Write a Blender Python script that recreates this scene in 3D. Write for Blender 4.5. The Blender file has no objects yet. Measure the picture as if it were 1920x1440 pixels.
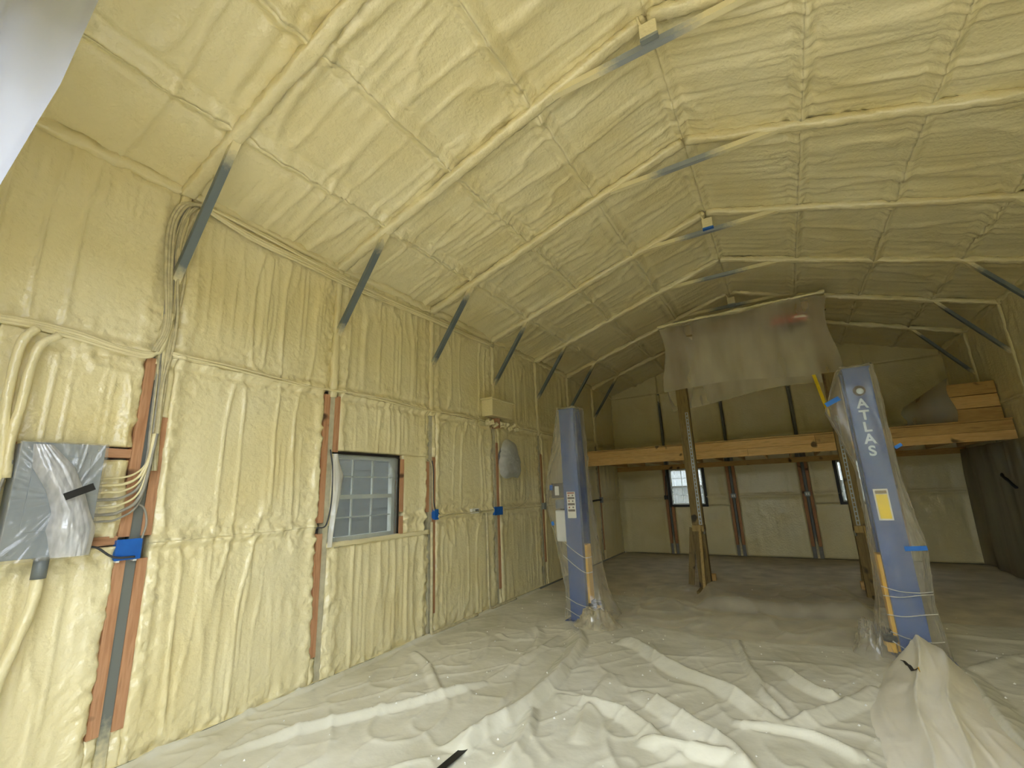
import bpy, math
import numpy as np
from mathutils import Vector, Matrix

scene = bpy.context.scene
COL = scene.collection

# ------------------------------------------------------------------ camera
YAW, PITCH, ROLL, FOCAL_PX = 0.529722, 0.237089, -0.037014, 843.84
CAM = Vector((0.0, 0.0, 1.615))
_f0 = Vector((-math.sin(YAW), math.cos(YAW), 0)); _r0 = Vector((math.cos(YAW), math.sin(YAW), 0)); _u0 = Vector((0, 0, 1))
_f = math.cos(PITCH)*_f0 + math.sin(PITCH)*_u0; _u = -math.sin(PITCH)*_f0 + math.cos(PITCH)*_u0
_r = math.cos(ROLL)*_r0 + math.sin(ROLL)*_u; _u2 = -math.sin(ROLL)*_r0 + math.cos(ROLL)*_u
cam_data = bpy.data.cameras.new('camera'); cam_data.sensor_width = 36.0; cam_data.lens = FOCAL_PX/1920*36
cam_data.clip_start = 0.02; cam_data.clip_end = 200
cam = bpy.data.objects.new('camera', cam_data); COL.objects.link(cam)
cam.matrix_world = Matrix(((_r.x, _u2.x, -_f.x, CAM.x), (_r.y, _u2.y, -_f.y, CAM.y), (_r.z, _u2.z, -_f.z, CAM.z), (0, 0, 0, 1)))
scene.camera = cam

# ------------------------------------------------------------------ light
world = bpy.data.worlds.new('sky'); scene.world = world; world.use_nodes = True
wb = world.node_tree.nodes['Background']; wb.inputs[0].default_value = (0.86, 0.93, 1.0, 1); wb.inputs[1].default_value = 5.0
sun_d = bpy.data.lights.new('sun', 'SUN'); sun_d.energy = 3.0; sun_d.angle = 0.02; sun_d.color = (1, 0.95, 0.86)
sun = bpy.data.objects.new('sun', sun_d); COL.objects.link(sun)
sun.rotation_euler = Vector((0.75, -0.18, -0.75)).to_track_quat('-Z', 'Y').to_euler()
# the open doorway behind the camera, marked as a portal so the sky samples well
po = bpy.data.lights.new('doorway_portal', 'AREA'); po.shape = 'RECTANGLE'; po.size = 4.4; po.size_y = 3.45
po.cycles.is_portal = True
por = bpy.data.objects.new('doorway_portal', po); COL.objects.link(por)
por.location = (-0.5, -0.10, 1.725); por.rotation_euler = (math.radians(90), 0, 0)
scene.view_settings.view_transform = 'Standard'; scene.view_settings.look = 'None'
scene.view_settings.exposure = 0.82; scene.view_settings.gamma = 1.0; scene.view_settings.use_curve_mapping = False
scene.cycles.max_bounces = 6; scene.cycles.diffuse_bounces = 5; scene.cycles.glossy_bounces = 3; scene.cycles.transparent_max_bounces = 10
scene.cycles.use_adaptive_sampling = True; scene.cycles.adaptive_threshold = 0.15; scene.cycles.adaptive_min_samples = 12
scene.cycles.caustics_reflective = False; scene.cycles.caustics_refractive = False

# ------------------------------------------------------------------ dimensions (metres)
XL, XR, XM = -3.90, 3.10, -0.40              # side walls and ridge
EAVE, SLOPE = 4.10, 0.315
FY = [1.455 + 1.524*k for k in range(8)]     # steel frames; the last one is the back wall
YB, YF = FY[7], -0.07
LOWG, UPG = 1.37, 2.71                       # girt heights
def roof_z(x): return EAVE + SLOPE*(x-XL) if x <= XM else EAVE + SLOPE*(XR-x)

# ------------------------------------------------------------------ noise
_rng = np.random.RandomState(7); _tab = [_rng.rand(256, 256) for _ in range(8)]
def vn(x, y, s=0):
    x = np.asarray(x, float) + s*17.31; y = np.asarray(y, float) + s*5.77
    xi = np.floor(x).astype(int); yi = np.floor(y).astype(int); fx = x-xi; fy = y-yi
    fx = fx*fx*fx*(fx*(fx*6-15)+10); fy = fy*fy*fy*(fy*(fy*6-15)+10); t = _tab[s % 8]
    a = t[xi & 255, yi & 255]; b = t[(xi+1) & 255, yi & 255]; c = t[xi & 255, (yi+1) & 255]; d = t[(xi+1) & 255, (yi+1) & 255]
    return (a*(1-fx)+b*fx)*(1-fy) + (c*(1-fx)+d*fx)*fy
def fbm(x, y, s=0, o=3):
    r = 0; a = .5; t = 0
    for i in range(o):
        r = r + a*vn(np.asarray(x)*2**i, np.asarray(y)*2**i, s+i); t += a; a *= .5
    return r/t
def sstep(a, b, x): t = np.clip((x-a)/(b-a), 0, 1); return t*t*(3-2*t)
def ridged(n, p): return np.clip(1-np.abs(2*n-1), 0, 1)**p

# ------------------------------------------------------------------ materials
def newmat(name):
    m = bpy.data.materials.new(name); m.use_nodes = True; nt = m.node_tree
    return m, nt, nt.nodes['Principled BSDF'], nt.nodes['Material Output']
def lin(c): return tuple(((v/255)/12.92 if v/255 <= .04045 else ((v/255+.055)/1.055)**2.4) for v in c) + (1,)
def node(nt, t, **kw):
    n = nt.nodes.new(t)
    for k, v in kw.items():
        if k in n.inputs: n.inputs[k].default_value = v
        else: setattr(n, k, v)
    return n
def noise(nt, scale, detail=4, stretch=None, coord='Object'):
    tc = node(nt, 'ShaderNodeTexCoord'); n = node(nt, 'ShaderNodeTexNoise'); n.inputs['Scale'].default_value = scale; n.inputs['Detail'].default_value = detail
    if stretch:
        mp = node(nt, 'ShaderNodeMapping'); mp.inputs['Scale'].default_value = stretch
        nt.links.new(tc.outputs[coord], mp.inputs[0]); nt.links.new(mp.outputs[0], n.inputs['Vector'])
    else: nt.links.new(tc.outputs[coord], n.inputs['Vector'])
    return n
def ramp(nt, src, stops):
    r = node(nt, 'ShaderNodeValToRGB'); e = r.color_ramp.elements
    while len(e) < len(stops): e.new(.5)
    for i, (p, c) in enumerate(stops): e[i].position = p; e[i].color = c
    nt.links.new(src, r.inputs[0]); return r
def plain(name, c, rough=.6, metal=0, spec=.5, var=.12, scale=9, bump=0, bscale=60):
    m, nt, b, o = newmat(name); c = lin(c)
    n = noise(nt, scale); lo = tuple(v*(1-var) for v in c[:3])+(1,); hi = tuple(min(1, v*(1+var)) for v in c[:3])+(1,)
    r = ramp(nt, n.outputs[0], [(.3, lo), (.7, hi)]); nt.links.new(r.outputs[0], b.inputs['Base Color'])
    b.inputs['Roughness'].default_value = rough; b.inputs['Metallic'].default_value = metal; b.inputs['Specular IOR Level'].default_value = spec
    if bump:
        n2 = noise(nt, bscale); bp = node(nt, 'ShaderNodeBump'); bp.inputs['Strength'].default_value = bump; bp.inputs['Distance'].default_value = .01
        nt.links.new(n2.outputs[0], bp.inputs['Height']); nt.links.new(bp.outputs[0], b.inputs['Normal'])
    return m
FOAM_C = (226, 215, 171)
def foam_mat(name, stretch):
    m, nt, b, o = newmat(name)
    n = noise(nt, 1.3, 2); c = lin(FOAM_C)
    r = ramp(nt, n.outputs[0], [(.25, lin((221, 207, 156))), (.5, c), (.8, lin((230, 221, 183)))])
    nt.links.new(r.outputs[0], b.inputs['Base Color']); b.inputs['Roughness'].default_value = .30; b.inputs['Specular IOR Level'].default_value = .85
    ad = noise(nt, 36, 2)
    bp = node(nt, 'ShaderNodeBump'); bp.inputs['Strength'].default_value = .55; bp.inputs['Distance'].default_value = .010
    nt.links.new(ad.outputs[0], bp.inputs['Height']); nt.links.new(bp.outputs[0], b.inputs['Normal'])
    return m
M = {}
M['foam_wall'] = foam_mat('foam_wall', (1.5, 3.2, .25))
M['foam_roof'] = foam_mat('foam_roof', (.25, 3.2, .6))
M['foam_back'] = foam_mat('foam_back', (3.2, 1.5, .25))
def wood(name, c1, c2, stretch, rough=.7, knots=True):
    m, nt, b, o = newmat(name)
    n = noise(nt, 14, 6, stretch); r = ramp(nt, n.outputs[0], [(.3, lin(c1)), (.55, lin(c2)), (.75, lin(tuple(int(v*.9) for v in c1)))])
    k = noise(nt, 5, 1); kr = ramp(nt, k.outputs[0], [(.70, (0, 0, 0, 1)), (.76, (1, 1, 1, 1))])
    mx = node(nt, 'ShaderNodeMix', data_type='RGBA'); mx.inputs[7].default_value = lin(tuple(int(v*.5) for v in c1))
    nt.links.new(kr.outputs[0], mx.inputs[0]); nt.links.new(r.outputs[0], mx.inputs[6]); nt.links.new(mx.outputs[2], b.inputs['Base Color'])
    b.inputs['Roughness'].default_value = rough
    bp = node(nt, 'ShaderNodeBump'); bp.inputs['Strength'].default_value = .25; bp.inputs['Distance'].default_value = .004
    nt.links.new(n.outputs[0], bp.inputs['Height']); nt.links.new(bp.outputs[0], b.inputs['Normal'])
    return m
M['board'] = wood('red_brown_lumber', (166, 118, 82), (188, 142, 106), (3, 3, .25))
M['board_h'] = wood('red_brown_lumber_level', (166, 118, 82), (188, 142, 106), (3, .25, 3))
M['pine'] = wood('fresh_pine', (214, 170, 106), (230, 192, 130), (.25, 3, 3))
M['pine_old'] = wood('dusty_pine', (180, 142, 84), (204, 168, 108), (.25, 3, 3))
M['post'] = wood('treated_post', (104, 86, 46), (126, 106, 62), (3, 3, .25))
M['post_light'] = wood('treated_brace', (138, 114, 64), (160, 136, 84), (3, 3, .25))
M['dark_wood'] = wood('dark_platform_wood', (104, 90, 64), (128, 112, 80), (.4, 3, 3))
def overspray(name, base, metal, lo, hi, axis=2):
    """galvanised steel dusted with foam towards the ends of the piece"""
    m, nt, b, o = newmat(name)
    tc = node(nt, 'ShaderNodeTexCoord'); sx = node(nt, 'ShaderNodeSeparateXYZ'); nt.links.new(tc.outputs['Generated'], sx.inputs[0])
    n = noise(nt, 30, 3); ma = node(nt, 'ShaderNodeMath', operation='MULTIPLY_ADD'); ma.inputs[1].default_value = .10
    nt.links.new(n.outputs[0], ma.inputs[0]); nt.links.new(sx.outputs[axis], ma.inputs[2])
    r = ramp(nt, ma.outputs[0], [(max(0, lo-.04)+.05, (1, 1, 1, 1)), (lo+.13, (0, 0, 0, 1)), (hi-.06, (0, 0, 0, 1)), (min(1, hi+.08), (1, 1, 1, 1))])
    mx = node(nt, 'ShaderNodeMix', data_type='RGBA'); mx.inputs[6].default_value = lin(base); mx.inputs[7].default_value = lin(FOAM_C)
    nt.links.new(r.outputs[0], mx.inputs[0]); nt.links.new(mx.outputs[2], b.inputs['Base Color'])
    iv = node(nt, 'ShaderNodeMath', operation='MULTIPLY_ADD'); iv.inputs[1].default_value = -metal; iv.inputs[2].default_value = metal
    nt.links.new(r.outputs[0], iv.inputs[0]); nt.links.new(iv.outputs[0], b.inputs['Metallic']); b.inputs['Roughness'].default_value = .5
    return m
M['brace'] = overspray('dusted_steel_brace', (108, 118, 122), .15, .06, .90)
M['tie'] = overspray('dusted_steel_tie', (146, 152, 154), .1, .28, .70, 0)
M['leg_metal'] = overspray('dusted_steel_leg', (112, 116, 112), .1, .04, 1.6)
M['leg_dusty'] = plain('foam_dusted_leg', (186, 180, 154), .6, var=.18, scale=14)
M['galv'] = plain('galvanised_steel', (150, 156, 154), .4, .5)
M['sheet'] = plain('painted_sheet_metal', (150, 150, 145), .6)
M['concrete'] = plain('concrete', (188, 180, 158), .85, var=.2, scale=3, bump=.3)
M['gravel'] = plain('gravel_ground', (178, 170, 154), .95, var=.2, scale=2)
M['blue'] = plain('lift_blue_paint', (36, 76, 140), .35, var=.06, scale=4)
M['yellow'] = plain('lift_yellow_paint', (232, 178, 48), .45, var=.1)
M['bluetape'] = plain('blue_tape', (24, 104, 190), .55, var=.06)
M['bluebox'] = plain('blue_box_plastic', (20, 92, 178), .4, var=.08, scale=14)
M['blacktape'] = plain('black_tape', (22, 22, 22), .5, var=.2)
M['dark'] = plain('dark_grey_plastic', (52, 52, 52), .5)
M['black'] = plain('black_rubber', (20, 20, 20), .6)
M['white'] = plain('white_plastic', (226, 226, 220), .45, var=.04)
M['panelgrey'] = plain('breaker_panel_paint', (126, 134, 142), .45, var=.05)
M['pvc'] = plain('grey_pvc', (108, 114, 116), .4, var=.08)
M['cable'] = plain('dusty_grey_cable', (196, 186, 150), .6, var=.18, scale=20)
M['cable_grey'] = plain('grey_cable', (150, 146, 134), .5, var=.15, scale=20)
M['cable_dark'] = plain('dark_cable', (60, 62, 66), .5)
M['red'] = plain('hoist_red', (176, 40, 36), .4)
M['strap'] = plain('yellow_strap', (226, 198, 30), .7)
M['chain'] = plain('rusty_chain', (120, 88, 52), .6, .3)
M['print'] = plain('printed_dark_row', (62, 54, 54), .6)
M['printred'] = plain('printed_red_row', (150, 52, 46), .6)
M['lettering'] = plain('pale_lettering', (206, 222, 236), .5, var=.05)
M['caution'] = plain('caution_yellow', (246, 216, 16), .5, var=.05)
M['caution_dark'] = plain('caution_header', (120, 100, 60), .5)
M['winframe'] = plain('white_window_vinyl', (178, 184, 178), .4, var=.04)
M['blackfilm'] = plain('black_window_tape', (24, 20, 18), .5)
M['siding'] = plain('grey_siding', (60, 68, 69), .7, var=.05)
m, nt, b, o = newmat('window_glass'); b.inputs['Base Color'].default_value = (.9, .95, .95, 1); b.inputs['Roughness'].default_value = .02
tr = node(nt, 'ShaderNodeBsdfTransparent'); gl = node(nt, 'ShaderNodeBsdfGlossy'); gl.inputs['Roughness'].default_value = .03
mx = node(nt, 'ShaderNodeMixShader'); mx.inputs[0].default_value = .08
nt.links.new(tr.outputs[0], mx.inputs[1]); nt.links.new(gl.outputs[0], mx.inputs[2]); nt.links.new(mx.outputs[0], o.inputs[0]); M['glass'] = m
def film(name, lo, hi, col=(225, 224, 216), scale=3, stretch=(1, 1, 1), gloss=.10, dust=None):
    """polythene: part of the light passes straight through, part scatters, with a wet shine on the creases"""
    m, nt, b, o = newmat(name)
    n = noise(nt, scale, 2, stretch); op = node(nt, 'ShaderNodeMapRange'); op.inputs[1].default_value = .35; op.inputs[2].default_value = .72
    op.inputs[3].default_value = lo; op.inputs[4].default_value = hi; nt.links.new(n.outputs[0], op.inputs[0])
    lw = node(nt, 'ShaderNodeLayerWeight'); lw.inputs[0].default_value = .5; sq = node(nt, 'ShaderNodeMath', operation='POWER'); sq.inputs[1].default_value = 3.0
    nt.links.new(lw.outputs['Facing'], sq.inputs[0]); fa = node(nt, 'ShaderNodeMath', operation='MULTIPLY_ADD', use_clamp=True); fa.inputs[1].default_value = .45   # a slanted film is a longer way through
    nt.links.new(sq.outputs[0], fa.inputs[0]); nt.links.new(op.outputs[0], fa.inputs[2])
    d = node(nt, 'ShaderNodeBsdfDiffuse'); d.inputs[0].default_value = lin(col); t = node(nt, 'ShaderNodeBsdfTranslucent'); t.inputs[0].default_value = lin(col)
    s1 = node(nt, 'ShaderNodeMixShader'); s1.inputs[0].default_value = .4; nt.links.new(d.outputs[0], s1.inputs[1]); nt.links.new(t.outputs[0], s1.inputs[2])
    tp = node(nt, 'ShaderNodeBsdfTransparent'); s2 = node(nt, 'ShaderNodeMixShader'); nt.links.new(fa.outputs[0], s2.inputs[0])
    nt.links.new(tp.outputs[0], s2.inputs[1]); nt.links.new(s1.outputs[0], s2.inputs[2])
    g = node(nt, 'ShaderNodeBsdfGlossy'); g.inputs['Roughness'].default_value = .22; s3 = node(nt, 'ShaderNodeMixShader'); s3.inputs[0].default_value = gloss
    nt.links.new(s2.outputs[0], s3.inputs[1]); nt.links.new(g.outputs[0], s3.inputs[2])
    n2 = noise(nt, 18, 1, stretch); bp = node(nt, 'ShaderNodeBump'); bp.inputs['Strength'].default_value = .35; bp.inputs['Distance'].default_value = .01
    nt.links.new(n2.outputs[0], bp.inputs['Height'])
    for x in (d, t, g): nt.links.new(bp.outputs[0], x.inputs['Normal'])
    out = s3
    nt.links.new(out.outputs[0], o.inputs[0]); return m
def sheetmat(name, c1, c2, rough=.38):
    m, nt, b, o = newmat(name); n = noise(nt, 1.6, 3); r = ramp(nt, n.outputs[0], [(.3, lin(c1)), (.7, lin(c2))]); nt.links.new(r.outputs[0], b.inputs['Base Color'])
    b.inputs['Roughness'].default_value = rough; n2 = noise(nt, 9, 3); bp = node(nt, 'ShaderNodeBump'); bp.inputs['Strength'].default_value = .3; bp.inputs['Distance'].default_value = .02
    nt.links.new(n2.outputs[0], bp.inputs['Height']); nt.links.new(bp.outputs[0], b.inputs['Normal']); return m
M['film_clear'] = film('clear_film', .10, .38, gloss=.07)
M['film_wrap'] = film('wrap_film', .14, .36, col=(222, 216, 200), gloss=.035, stretch=(1, 1, .35))
M['film_hoist'] = film('hoist_film', .30, .46, col=(236, 230, 214), gloss=.03, stretch=(1, 1, .3))
M['film_milky'] = film('milky_film', .72, .95, col=(232, 230, 222), gloss=.10)
M['film_window'] = film('window_film', .24, .42, col=(200, 204, 198), gloss=.05)
M['film_dark'] = film('dull_film', .55, .8, col=(150, 144, 124), gloss=.04, stretch=(1, 1, .2))
M['film_floor'] = sheetmat('floor_sheet_plastic', (198, 195, 176), (221, 219, 205), .26)
M['film_floor_clear'] = film('thin_floor_film', .38, .62, col=(226, 220, 202), gloss=.06, scale=2)
M['film_curtain'] = film('curtain_film', .60, .85, col=(170, 173, 184), gloss=.02, stretch=(1, 1, .3))

# ------------------------------------------------------------------ geometry helpers
def link(o, parent=None):
    COL.objects.link(o)
    if parent is not None:
        o.parent = parent; o.matrix_parent_inverse = Matrix.Translation(-Vector(parent.location))
    return o
def mesh_obj(name, V, Fc, mat, parent=None, smooth=False):
    me = bpy.data.meshes.new(name); me.from_pydata([tuple(map(float, v)) for v in V], [], [tuple(f) for f in Fc]); me.materials.append(M[mat] if isinstance(mat, str) else mat)
    if smooth: me.polygons.foreach_set('use_smooth', [True]*len(me.polygons))
    me.update(); return link(bpy.data.objects.new(name, me), parent)
def grid_obj(name, P, mat, parent=None, wrap=False, flip=False, smooth=True):
    n, m = P.shape[:2]; idx = np.arange(n*m).reshape(n, m)
    if wrap: idx = np.concatenate([idx, idx[:, :1]], 1)
    q = np.stack([idx[:-1, :-1], idx[1:, :-1], idx[1:, 1:], idx[:-1, 1:]], -1).reshape(-1, 4)
    if flip: q = q[:, ::-1]
    me = bpy.data.meshes.new(name); me.vertices.add(n*m); me.vertices.foreach_set('co', P.reshape(-1).astype(np.float32))
    k = len(q); me.loops.add(4*k); me.loops.foreach_set('vertex_index', q.reshape(-1).astype(np.int32))
    me.polygons.add(k); me.polygons.foreach_set('loop_start', np.arange(0, 4*k, 4, dtype=np.int32))
    if smooth: me.polygons.foreach_set('use_smooth', np.ones(k, bool))
    me.materials.append(M[mat] if isinstance(mat, str) else mat); me.update(calc_edges=True); me.validate()
    return link(bpy.data.objects.new(name, me), parent)
BOXF = [(0, 3, 2, 1), (4, 5, 6, 7), (0, 1, 5, 4), (1, 2, 6, 5), (2, 3, 7, 6), (3, 0, 4, 7)]
def box(name, x0, x1, y0, y1, z0, z1, mat, parent=None, bevel=0):
    V = [(x0, y0, z0), (x1, y0, z0), (x1, y1, z0), (x0, y1, z0), (x0, y0, z1), (x1, y0, z1), (x1, y1, z1), (x0, y1, z1)]
    o = mesh_obj(name, V, BOXF, mat, parent)
    if bevel:
        b = o.modifiers.new('bevel', 'BEVEL'); b.width = bevel; b.segments = 2
    return o
def bar(name, p0, p1, w, h, mat, parent=None, side=(0, 1, 0), bevel=0):
    """rectangular bar from p0 to p1; w along `side`, h across it"""
    p0 = Vector(p0); p1 = Vector(p1); d = (p1-p0).normalized(); s = Vector(side); s = (s-d*s.dot(d)).normalized(); t = d.cross(s)
    V = [p+s*a*w/2+t*c*h/2 for p in (p0, p1) for a, c in ((-1, -1), (1, -1), (1, 1), (-1, 1))]
    o = mesh_obj(name, V, BOXF, mat, parent)
    if bevel:
        b = o.modifiers.new('bevel', 'BEVEL'); b.width = bevel; b.segments = 2
    return o
def catmull(pts, n=6):
    P = [np.array(p, float) for p in pts]; P = [2*P[0]-P[1]]+P+[2*P[-1]-P[-2]]; out = []
    for i in range(1, len(P)-2):
        for t in np.linspace(0, 1, n, endpoint=False):
            a, b, c, d = P[i-1:i+3]; out.append(.5*((2*b)+(-a+c)*t+(2*a-5*b+4*c-d)*t*t+(-a+3*b-3*c+d)*t**3))
    return np.array(out+[P[-2]])
def tube(name, pts, r, mat, parent=None, n=8, sub=6, lump=0, seed=0):
    C = catmull(pts, sub) if sub > 1 else np.array(pts, float)
    T = np.gradient(C, axis=0); T /= np.linalg.norm(T, axis=1)[:, None]+1e-9
    ref = np.array([0, 0, 1.]) if abs(T[0][2]) < .8 else np.array([0, 1., 0]); R = np.zeros((len(C), n, 3)); s = np.cross(T[0], ref); s /= np.linalg.norm(s)
    a = np.linspace(0, 2*np.pi, n, endpoint=False)
    for i in range(len(C)):
        s = s-T[i]*(s@T[i]); s /= np.linalg.norm(s)+1e-9; t = np.cross(T[i], s)
        rr = r*(1+lump*(2*vn(np.cos(a)*1.5+5+seed, i*.4+np.sin(a)*1.5+5, 3)-1))
        R[i] = C[i]+(np.cos(a)*rr)[:, None]*s+(np.sin(a)*rr)[:, None]*t
    R = np.concatenate([np.repeat(C[:1], n, 0)[None], R, np.repeat(C[-1:], n, 0)[None]])
    return grid_obj(name, R, mat, parent, wrap=True)
def coated(name, p0, p1, w, h, mat, parent=None, side=(0, 1, 0), lump=.012, step=.04, seed=0, freq=6):
    """a tube under sprayed foam: rounded section with an uneven skin"""
    p0 = np.array(p0, float); p1 = np.array(p1, float); L = np.linalg.norm(p1-p0); d = (p1-p0)/L; s = np.array(side, float); s -= d*(s@d); s /= np.linalg.norm(s); t = np.cross(d, s)
    n = max(2, int(L/step)); k = 16; a = np.linspace(0, 2*np.pi, k, endpoint=False); e = .6
    cs = np.sign(np.cos(a))*np.abs(np.cos(a))**e; sn = np.sign(np.sin(a))*np.abs(np.sin(a))**e
    u = np.linspace(0, L, n+1)[:, None]; nz = lump*(2*fbm(u*freq+seed*3.1, (np.cos(a)*1.2+3)[None]+seed, 2)-1) + lump*.7*(2*vn(u*freq*5, (np.sin(a)*3+9)[None], 4)-1)
    P = p0+u[..., None]*d + ((w/2+nz)*cs[None])[..., None]*s + ((h/2+nz)*sn[None])[..., None]*t
    P = np.concatenate([np.repeat(P[:1].mean(1, keepdims=True), k, 1), P, np.repeat(P[-1:].mean(1, keepdims=True), k, 1)])
    return grid_obj(name, P, mat, parent, wrap=True)
def tag(o, label=None, cat=None, group=None, kind=None):
    for k, v in (('label', label), ('category', cat), ('group', group), ('kind', kind)):
        if v: o[k] = v
    return o
def empty(name, loc, label=None, cat=None, group=None, kind=None):
    o = bpy.data.objects.new(name, None); o.location = loc; o.empty_display_size = .1; COL.objects.link(o)
    return tag(o, label, cat, group, kind)
def cyl(name, p0, p1, r, mat, parent=None, n=20): return tube(name, [p0, tuple((np.array(p0)+np.array(p1))/2), p1], r, mat, parent, n, 1)

# ================================================================== THE SHELL
tag(box('ground', -40, 40, -60, 60, -.40, -.16, 'gravel'), 'pale gravel ground outside the building', kind='structure')
tag(box('floor', XL-.1, XR+.1, YF-.1, YB+.1, -.15, 0, 'concrete'), 'grey concrete slab floor', kind='structure')

# ---- left wall: sheet metal behind, sprayed foam panels between legs and girts
W1 = (3.02, 3.93, 1.20, 2.07)                         # window opening in the left wall (y0,y1,z0,z1)
wl = empty('wall_left', (XL-.09, 6, 0), 'long left wall coated with pale yellow spray foam', kind='structure')
for (y0, y1, z0, z1) in ((YF, W1[0], 0, EAVE), (W1[1], YB, 0, EAVE), (W1[0], W1[1], 0, W1[2]), (W1[0], W1[1], W1[3], EAVE)):
    box('wall_sheet', XL-.13, XL-.09, y0, y1, z0, z1+(.14 if z1 == EAVE else 0), 'sheet', wl)
LEGS = [YF]+FY
def streaks(across, along, s):
    a = vn(across*6.5+.6*vn(across*2, along*1.1, s+1), along*.75, s)
    b = vn(across*19+.5*vn(across*3, along*1.4, s+2), along*1.0, s+3)
    k = sstep(.35, .6, vn(across*1.1, along*1.3, s+4))
    return .024*ridged(a, 10)+.013*ridged(b, 5)*k
def wall_h(Y, Z):
    dl = np.min([np.abs(Y-l) for l in LEGS], 0); dg = np.min([np.abs(Z-g) for g in (LOWG, UPG)], 0)
    db = np.minimum(np.abs(Z-0.0), np.abs(Z-EAVE))
    rough = np.clip(np.exp(-(np.minimum(np.minimum(dl-.05, dg), db))/.11), 0, 1)
    far = sstep(2.2, 3.6, Z)
    h = .03*(fbm(Y*1.1, Z*1.1, 1)-.5) + streaks(Y, Z, 2)*(1-.5*rough) + (rough*.060*(1-.45*far)+.004)*(fbm(Y*19, Z*19, 4, 3)-.5)
    h += rough*.022*(fbm(Y*9, Z*9, 6, 2)-.5) + .020*np.exp(-((dl-.13)/.05)**2)*(1-.4*far)
    gz = .012*np.sin(Y*2.1)+.008*np.sin(Y*5.3)
    h += .034*np.exp(-((Z-UPG-gz)/.035)**2) + .030*np.exp(-((Z-LOWG-gz)/.03)**2) - .012*np.exp(-((dg-.07)/.03)**2)
    return h
def solid_grid(F, u0, u1, v0, v1, step, depth, fn):
    """height-field patch with its own side faces; fn maps u, v, height to a point"""
    nu = max(3, int((u1-u0)/step)+1); nv = max(3, int((v1-v0)/step)+1)
    U, V = np.meshgrid(np.linspace(u0, u1, nu), np.linspace(v0, v1, nv), indexing='ij'); H = F(U, V)
    Up = np.pad(U, 1, 'edge'); Vp = np.pad(V, 1, 'edge'); Hp = np.pad(H, 1, 'constant', constant_values=-depth)
    return fn(Up, Vp, Hp)
def left_panel(y0, y1, z0, z1, jag=0):
    st = .0125 if y0 < 3 else .016 if y0 < 4.6 else (.022 if y0 < 7 else .035)
    def F(U, V):
        e = np.minimum(np.minimum(U-y0, y1-U), np.minimum(V-z0, z1-V)); return wall_h(U, V)-.010*np.exp(-e/.012)
    def fn(U, V, H):
        Uj = U+np.where(U > (y0+y1)/2, 1, -1)*jag*(vn(V*22, U*0+y0, 5)-.5)*(np.abs(U-(y0+y1)/2) > (y1-y0)/2-.02)
        return np.stack([XL+H, Uj, V], -1)
    return grid_obj('foam_panel', solid_grid(F, y0, y1, z0, z1, st, .085, fn), 'foam_wall', wl, flip=False)
# boards beside the legs: (leg index, side, z0, z1)
BOARDS = {0: [(-1, .24, 1.27), (1, .24, 1.27), (-1, 1.42, 2.68), (1, 1.42, 2.25)],
          1: [(-1, .24, 1.30), (-1, 1.40, 2.66), (1, 2.08, 2.66)],
          2: [(1, .24, 1.34), (-1, 1.42, 2.04), (1, 1.42, 2.10)],
          3: [(1, .24, 1.34), (1, 1.40, 2.40)],
          4: [(1, .40, 1.34), (1, 1.40, 2.30)],
          5: [(1, .24, 1.34), (1, 1.40, 2.30)],
          6: [(1, .24, 1.34), (1, 1.40, 2.30)]}
BW, LW = .062, .03
def gap(k, side, z): 
    for s, a, b in BOARDS.get(k, []):
        if s == side and a-.06 <= z <= b+.06: return LW+BW
    return LW
ROWS = ((.02, LOWG-.005), (LOWG-.005, UPG-.005), (UPG-.005, EAVE+.03))
for k in range(-1, 7):
    a = FY[k] if k >= 0 else YF; b = FY[k+1]
    for ri, (z0, z1) in enumerate(ROWS):
        zm = (z0+z1)/2
        ya = a+gap(k, 1, zm); yb = b-(gap(k+1, -1, zm) if k < 6 else 0)
        if k == -1 and ri == 1:      # around the breaker panel
            left_panel(ya, .62, z0, z1); left_panel(.62, yb, 2.02, z1, .02); left_panel(.62, .80, z0, 1.97); left_panel(1.17, yb, 1.42, 1.93, .02); left_panel(.80, 1.17, z0, 2.02)
        elif k == 1 and ri == 1:     # around the window
            left_panel(FY[1]+LW+BW, yb-.0, 2.10, z1); left_panel(4.02, yb, 1.20, 2.10, .02)
        elif k == 1 and ri == 0: left_panel(ya, yb, z0, 1.17, .01)
        else: left_panel(ya, yb, z0, z1, .018 if k < 3 else 0)
for k in BOARDS:                 # foam above and below the boards
    for sd in (-1, 1):
        for z0, z1 in ROWS[:2]:
            bs = [(a, b) for q, a, b in BOARDS[k] if q == sd and z0-.05 <= (a+b)/2 <= z1]
            for a, b in bs:
                ya, yb = sorted((FY[k]+sd*LW, FY[k]+sd*(LW+BW)))
                if a-z0 > .1: left_panel(ya, yb, z0, a)
                if z1-b > .1: left_panel(ya, yb, b, z1)
# horizontal blocking boards near the breaker panel and window
for (y0, y1, z0, z1) in ((1.17, 1.36, 1.945, 2.005), (1.17, 1.36, 1.375, 1.43), (.62, .80, 1.955, 2.015), (.62, .79, 1.36, 1.42)):
    box('blocking_board', XL-.06, XL+.012, y0, y1, z0, z1, 'board_h', wl)
box('blocking_board', XL-.06, XL+.02, 3.955, 4.015, 1.45, 2.05, 'board', wl); box('blocking_board', XL-.06, XL+.02, 3.955, 4.015, 1.19, 1.40, 'board', wl)
coated('sill_girt', (XL+.0, 3.0, 1.185), (XL+.0, 4.47, 1.185), .07, .05, 'foam_wall', wl, side=(1, 0, 0), lump=.006)
tag(box('baseboard_left', XL-.09, XL+.02, YF, YB, 0, .035, 'leg_metal'), 'dusty steel base rail along the left wall', kind='structure')

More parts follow.
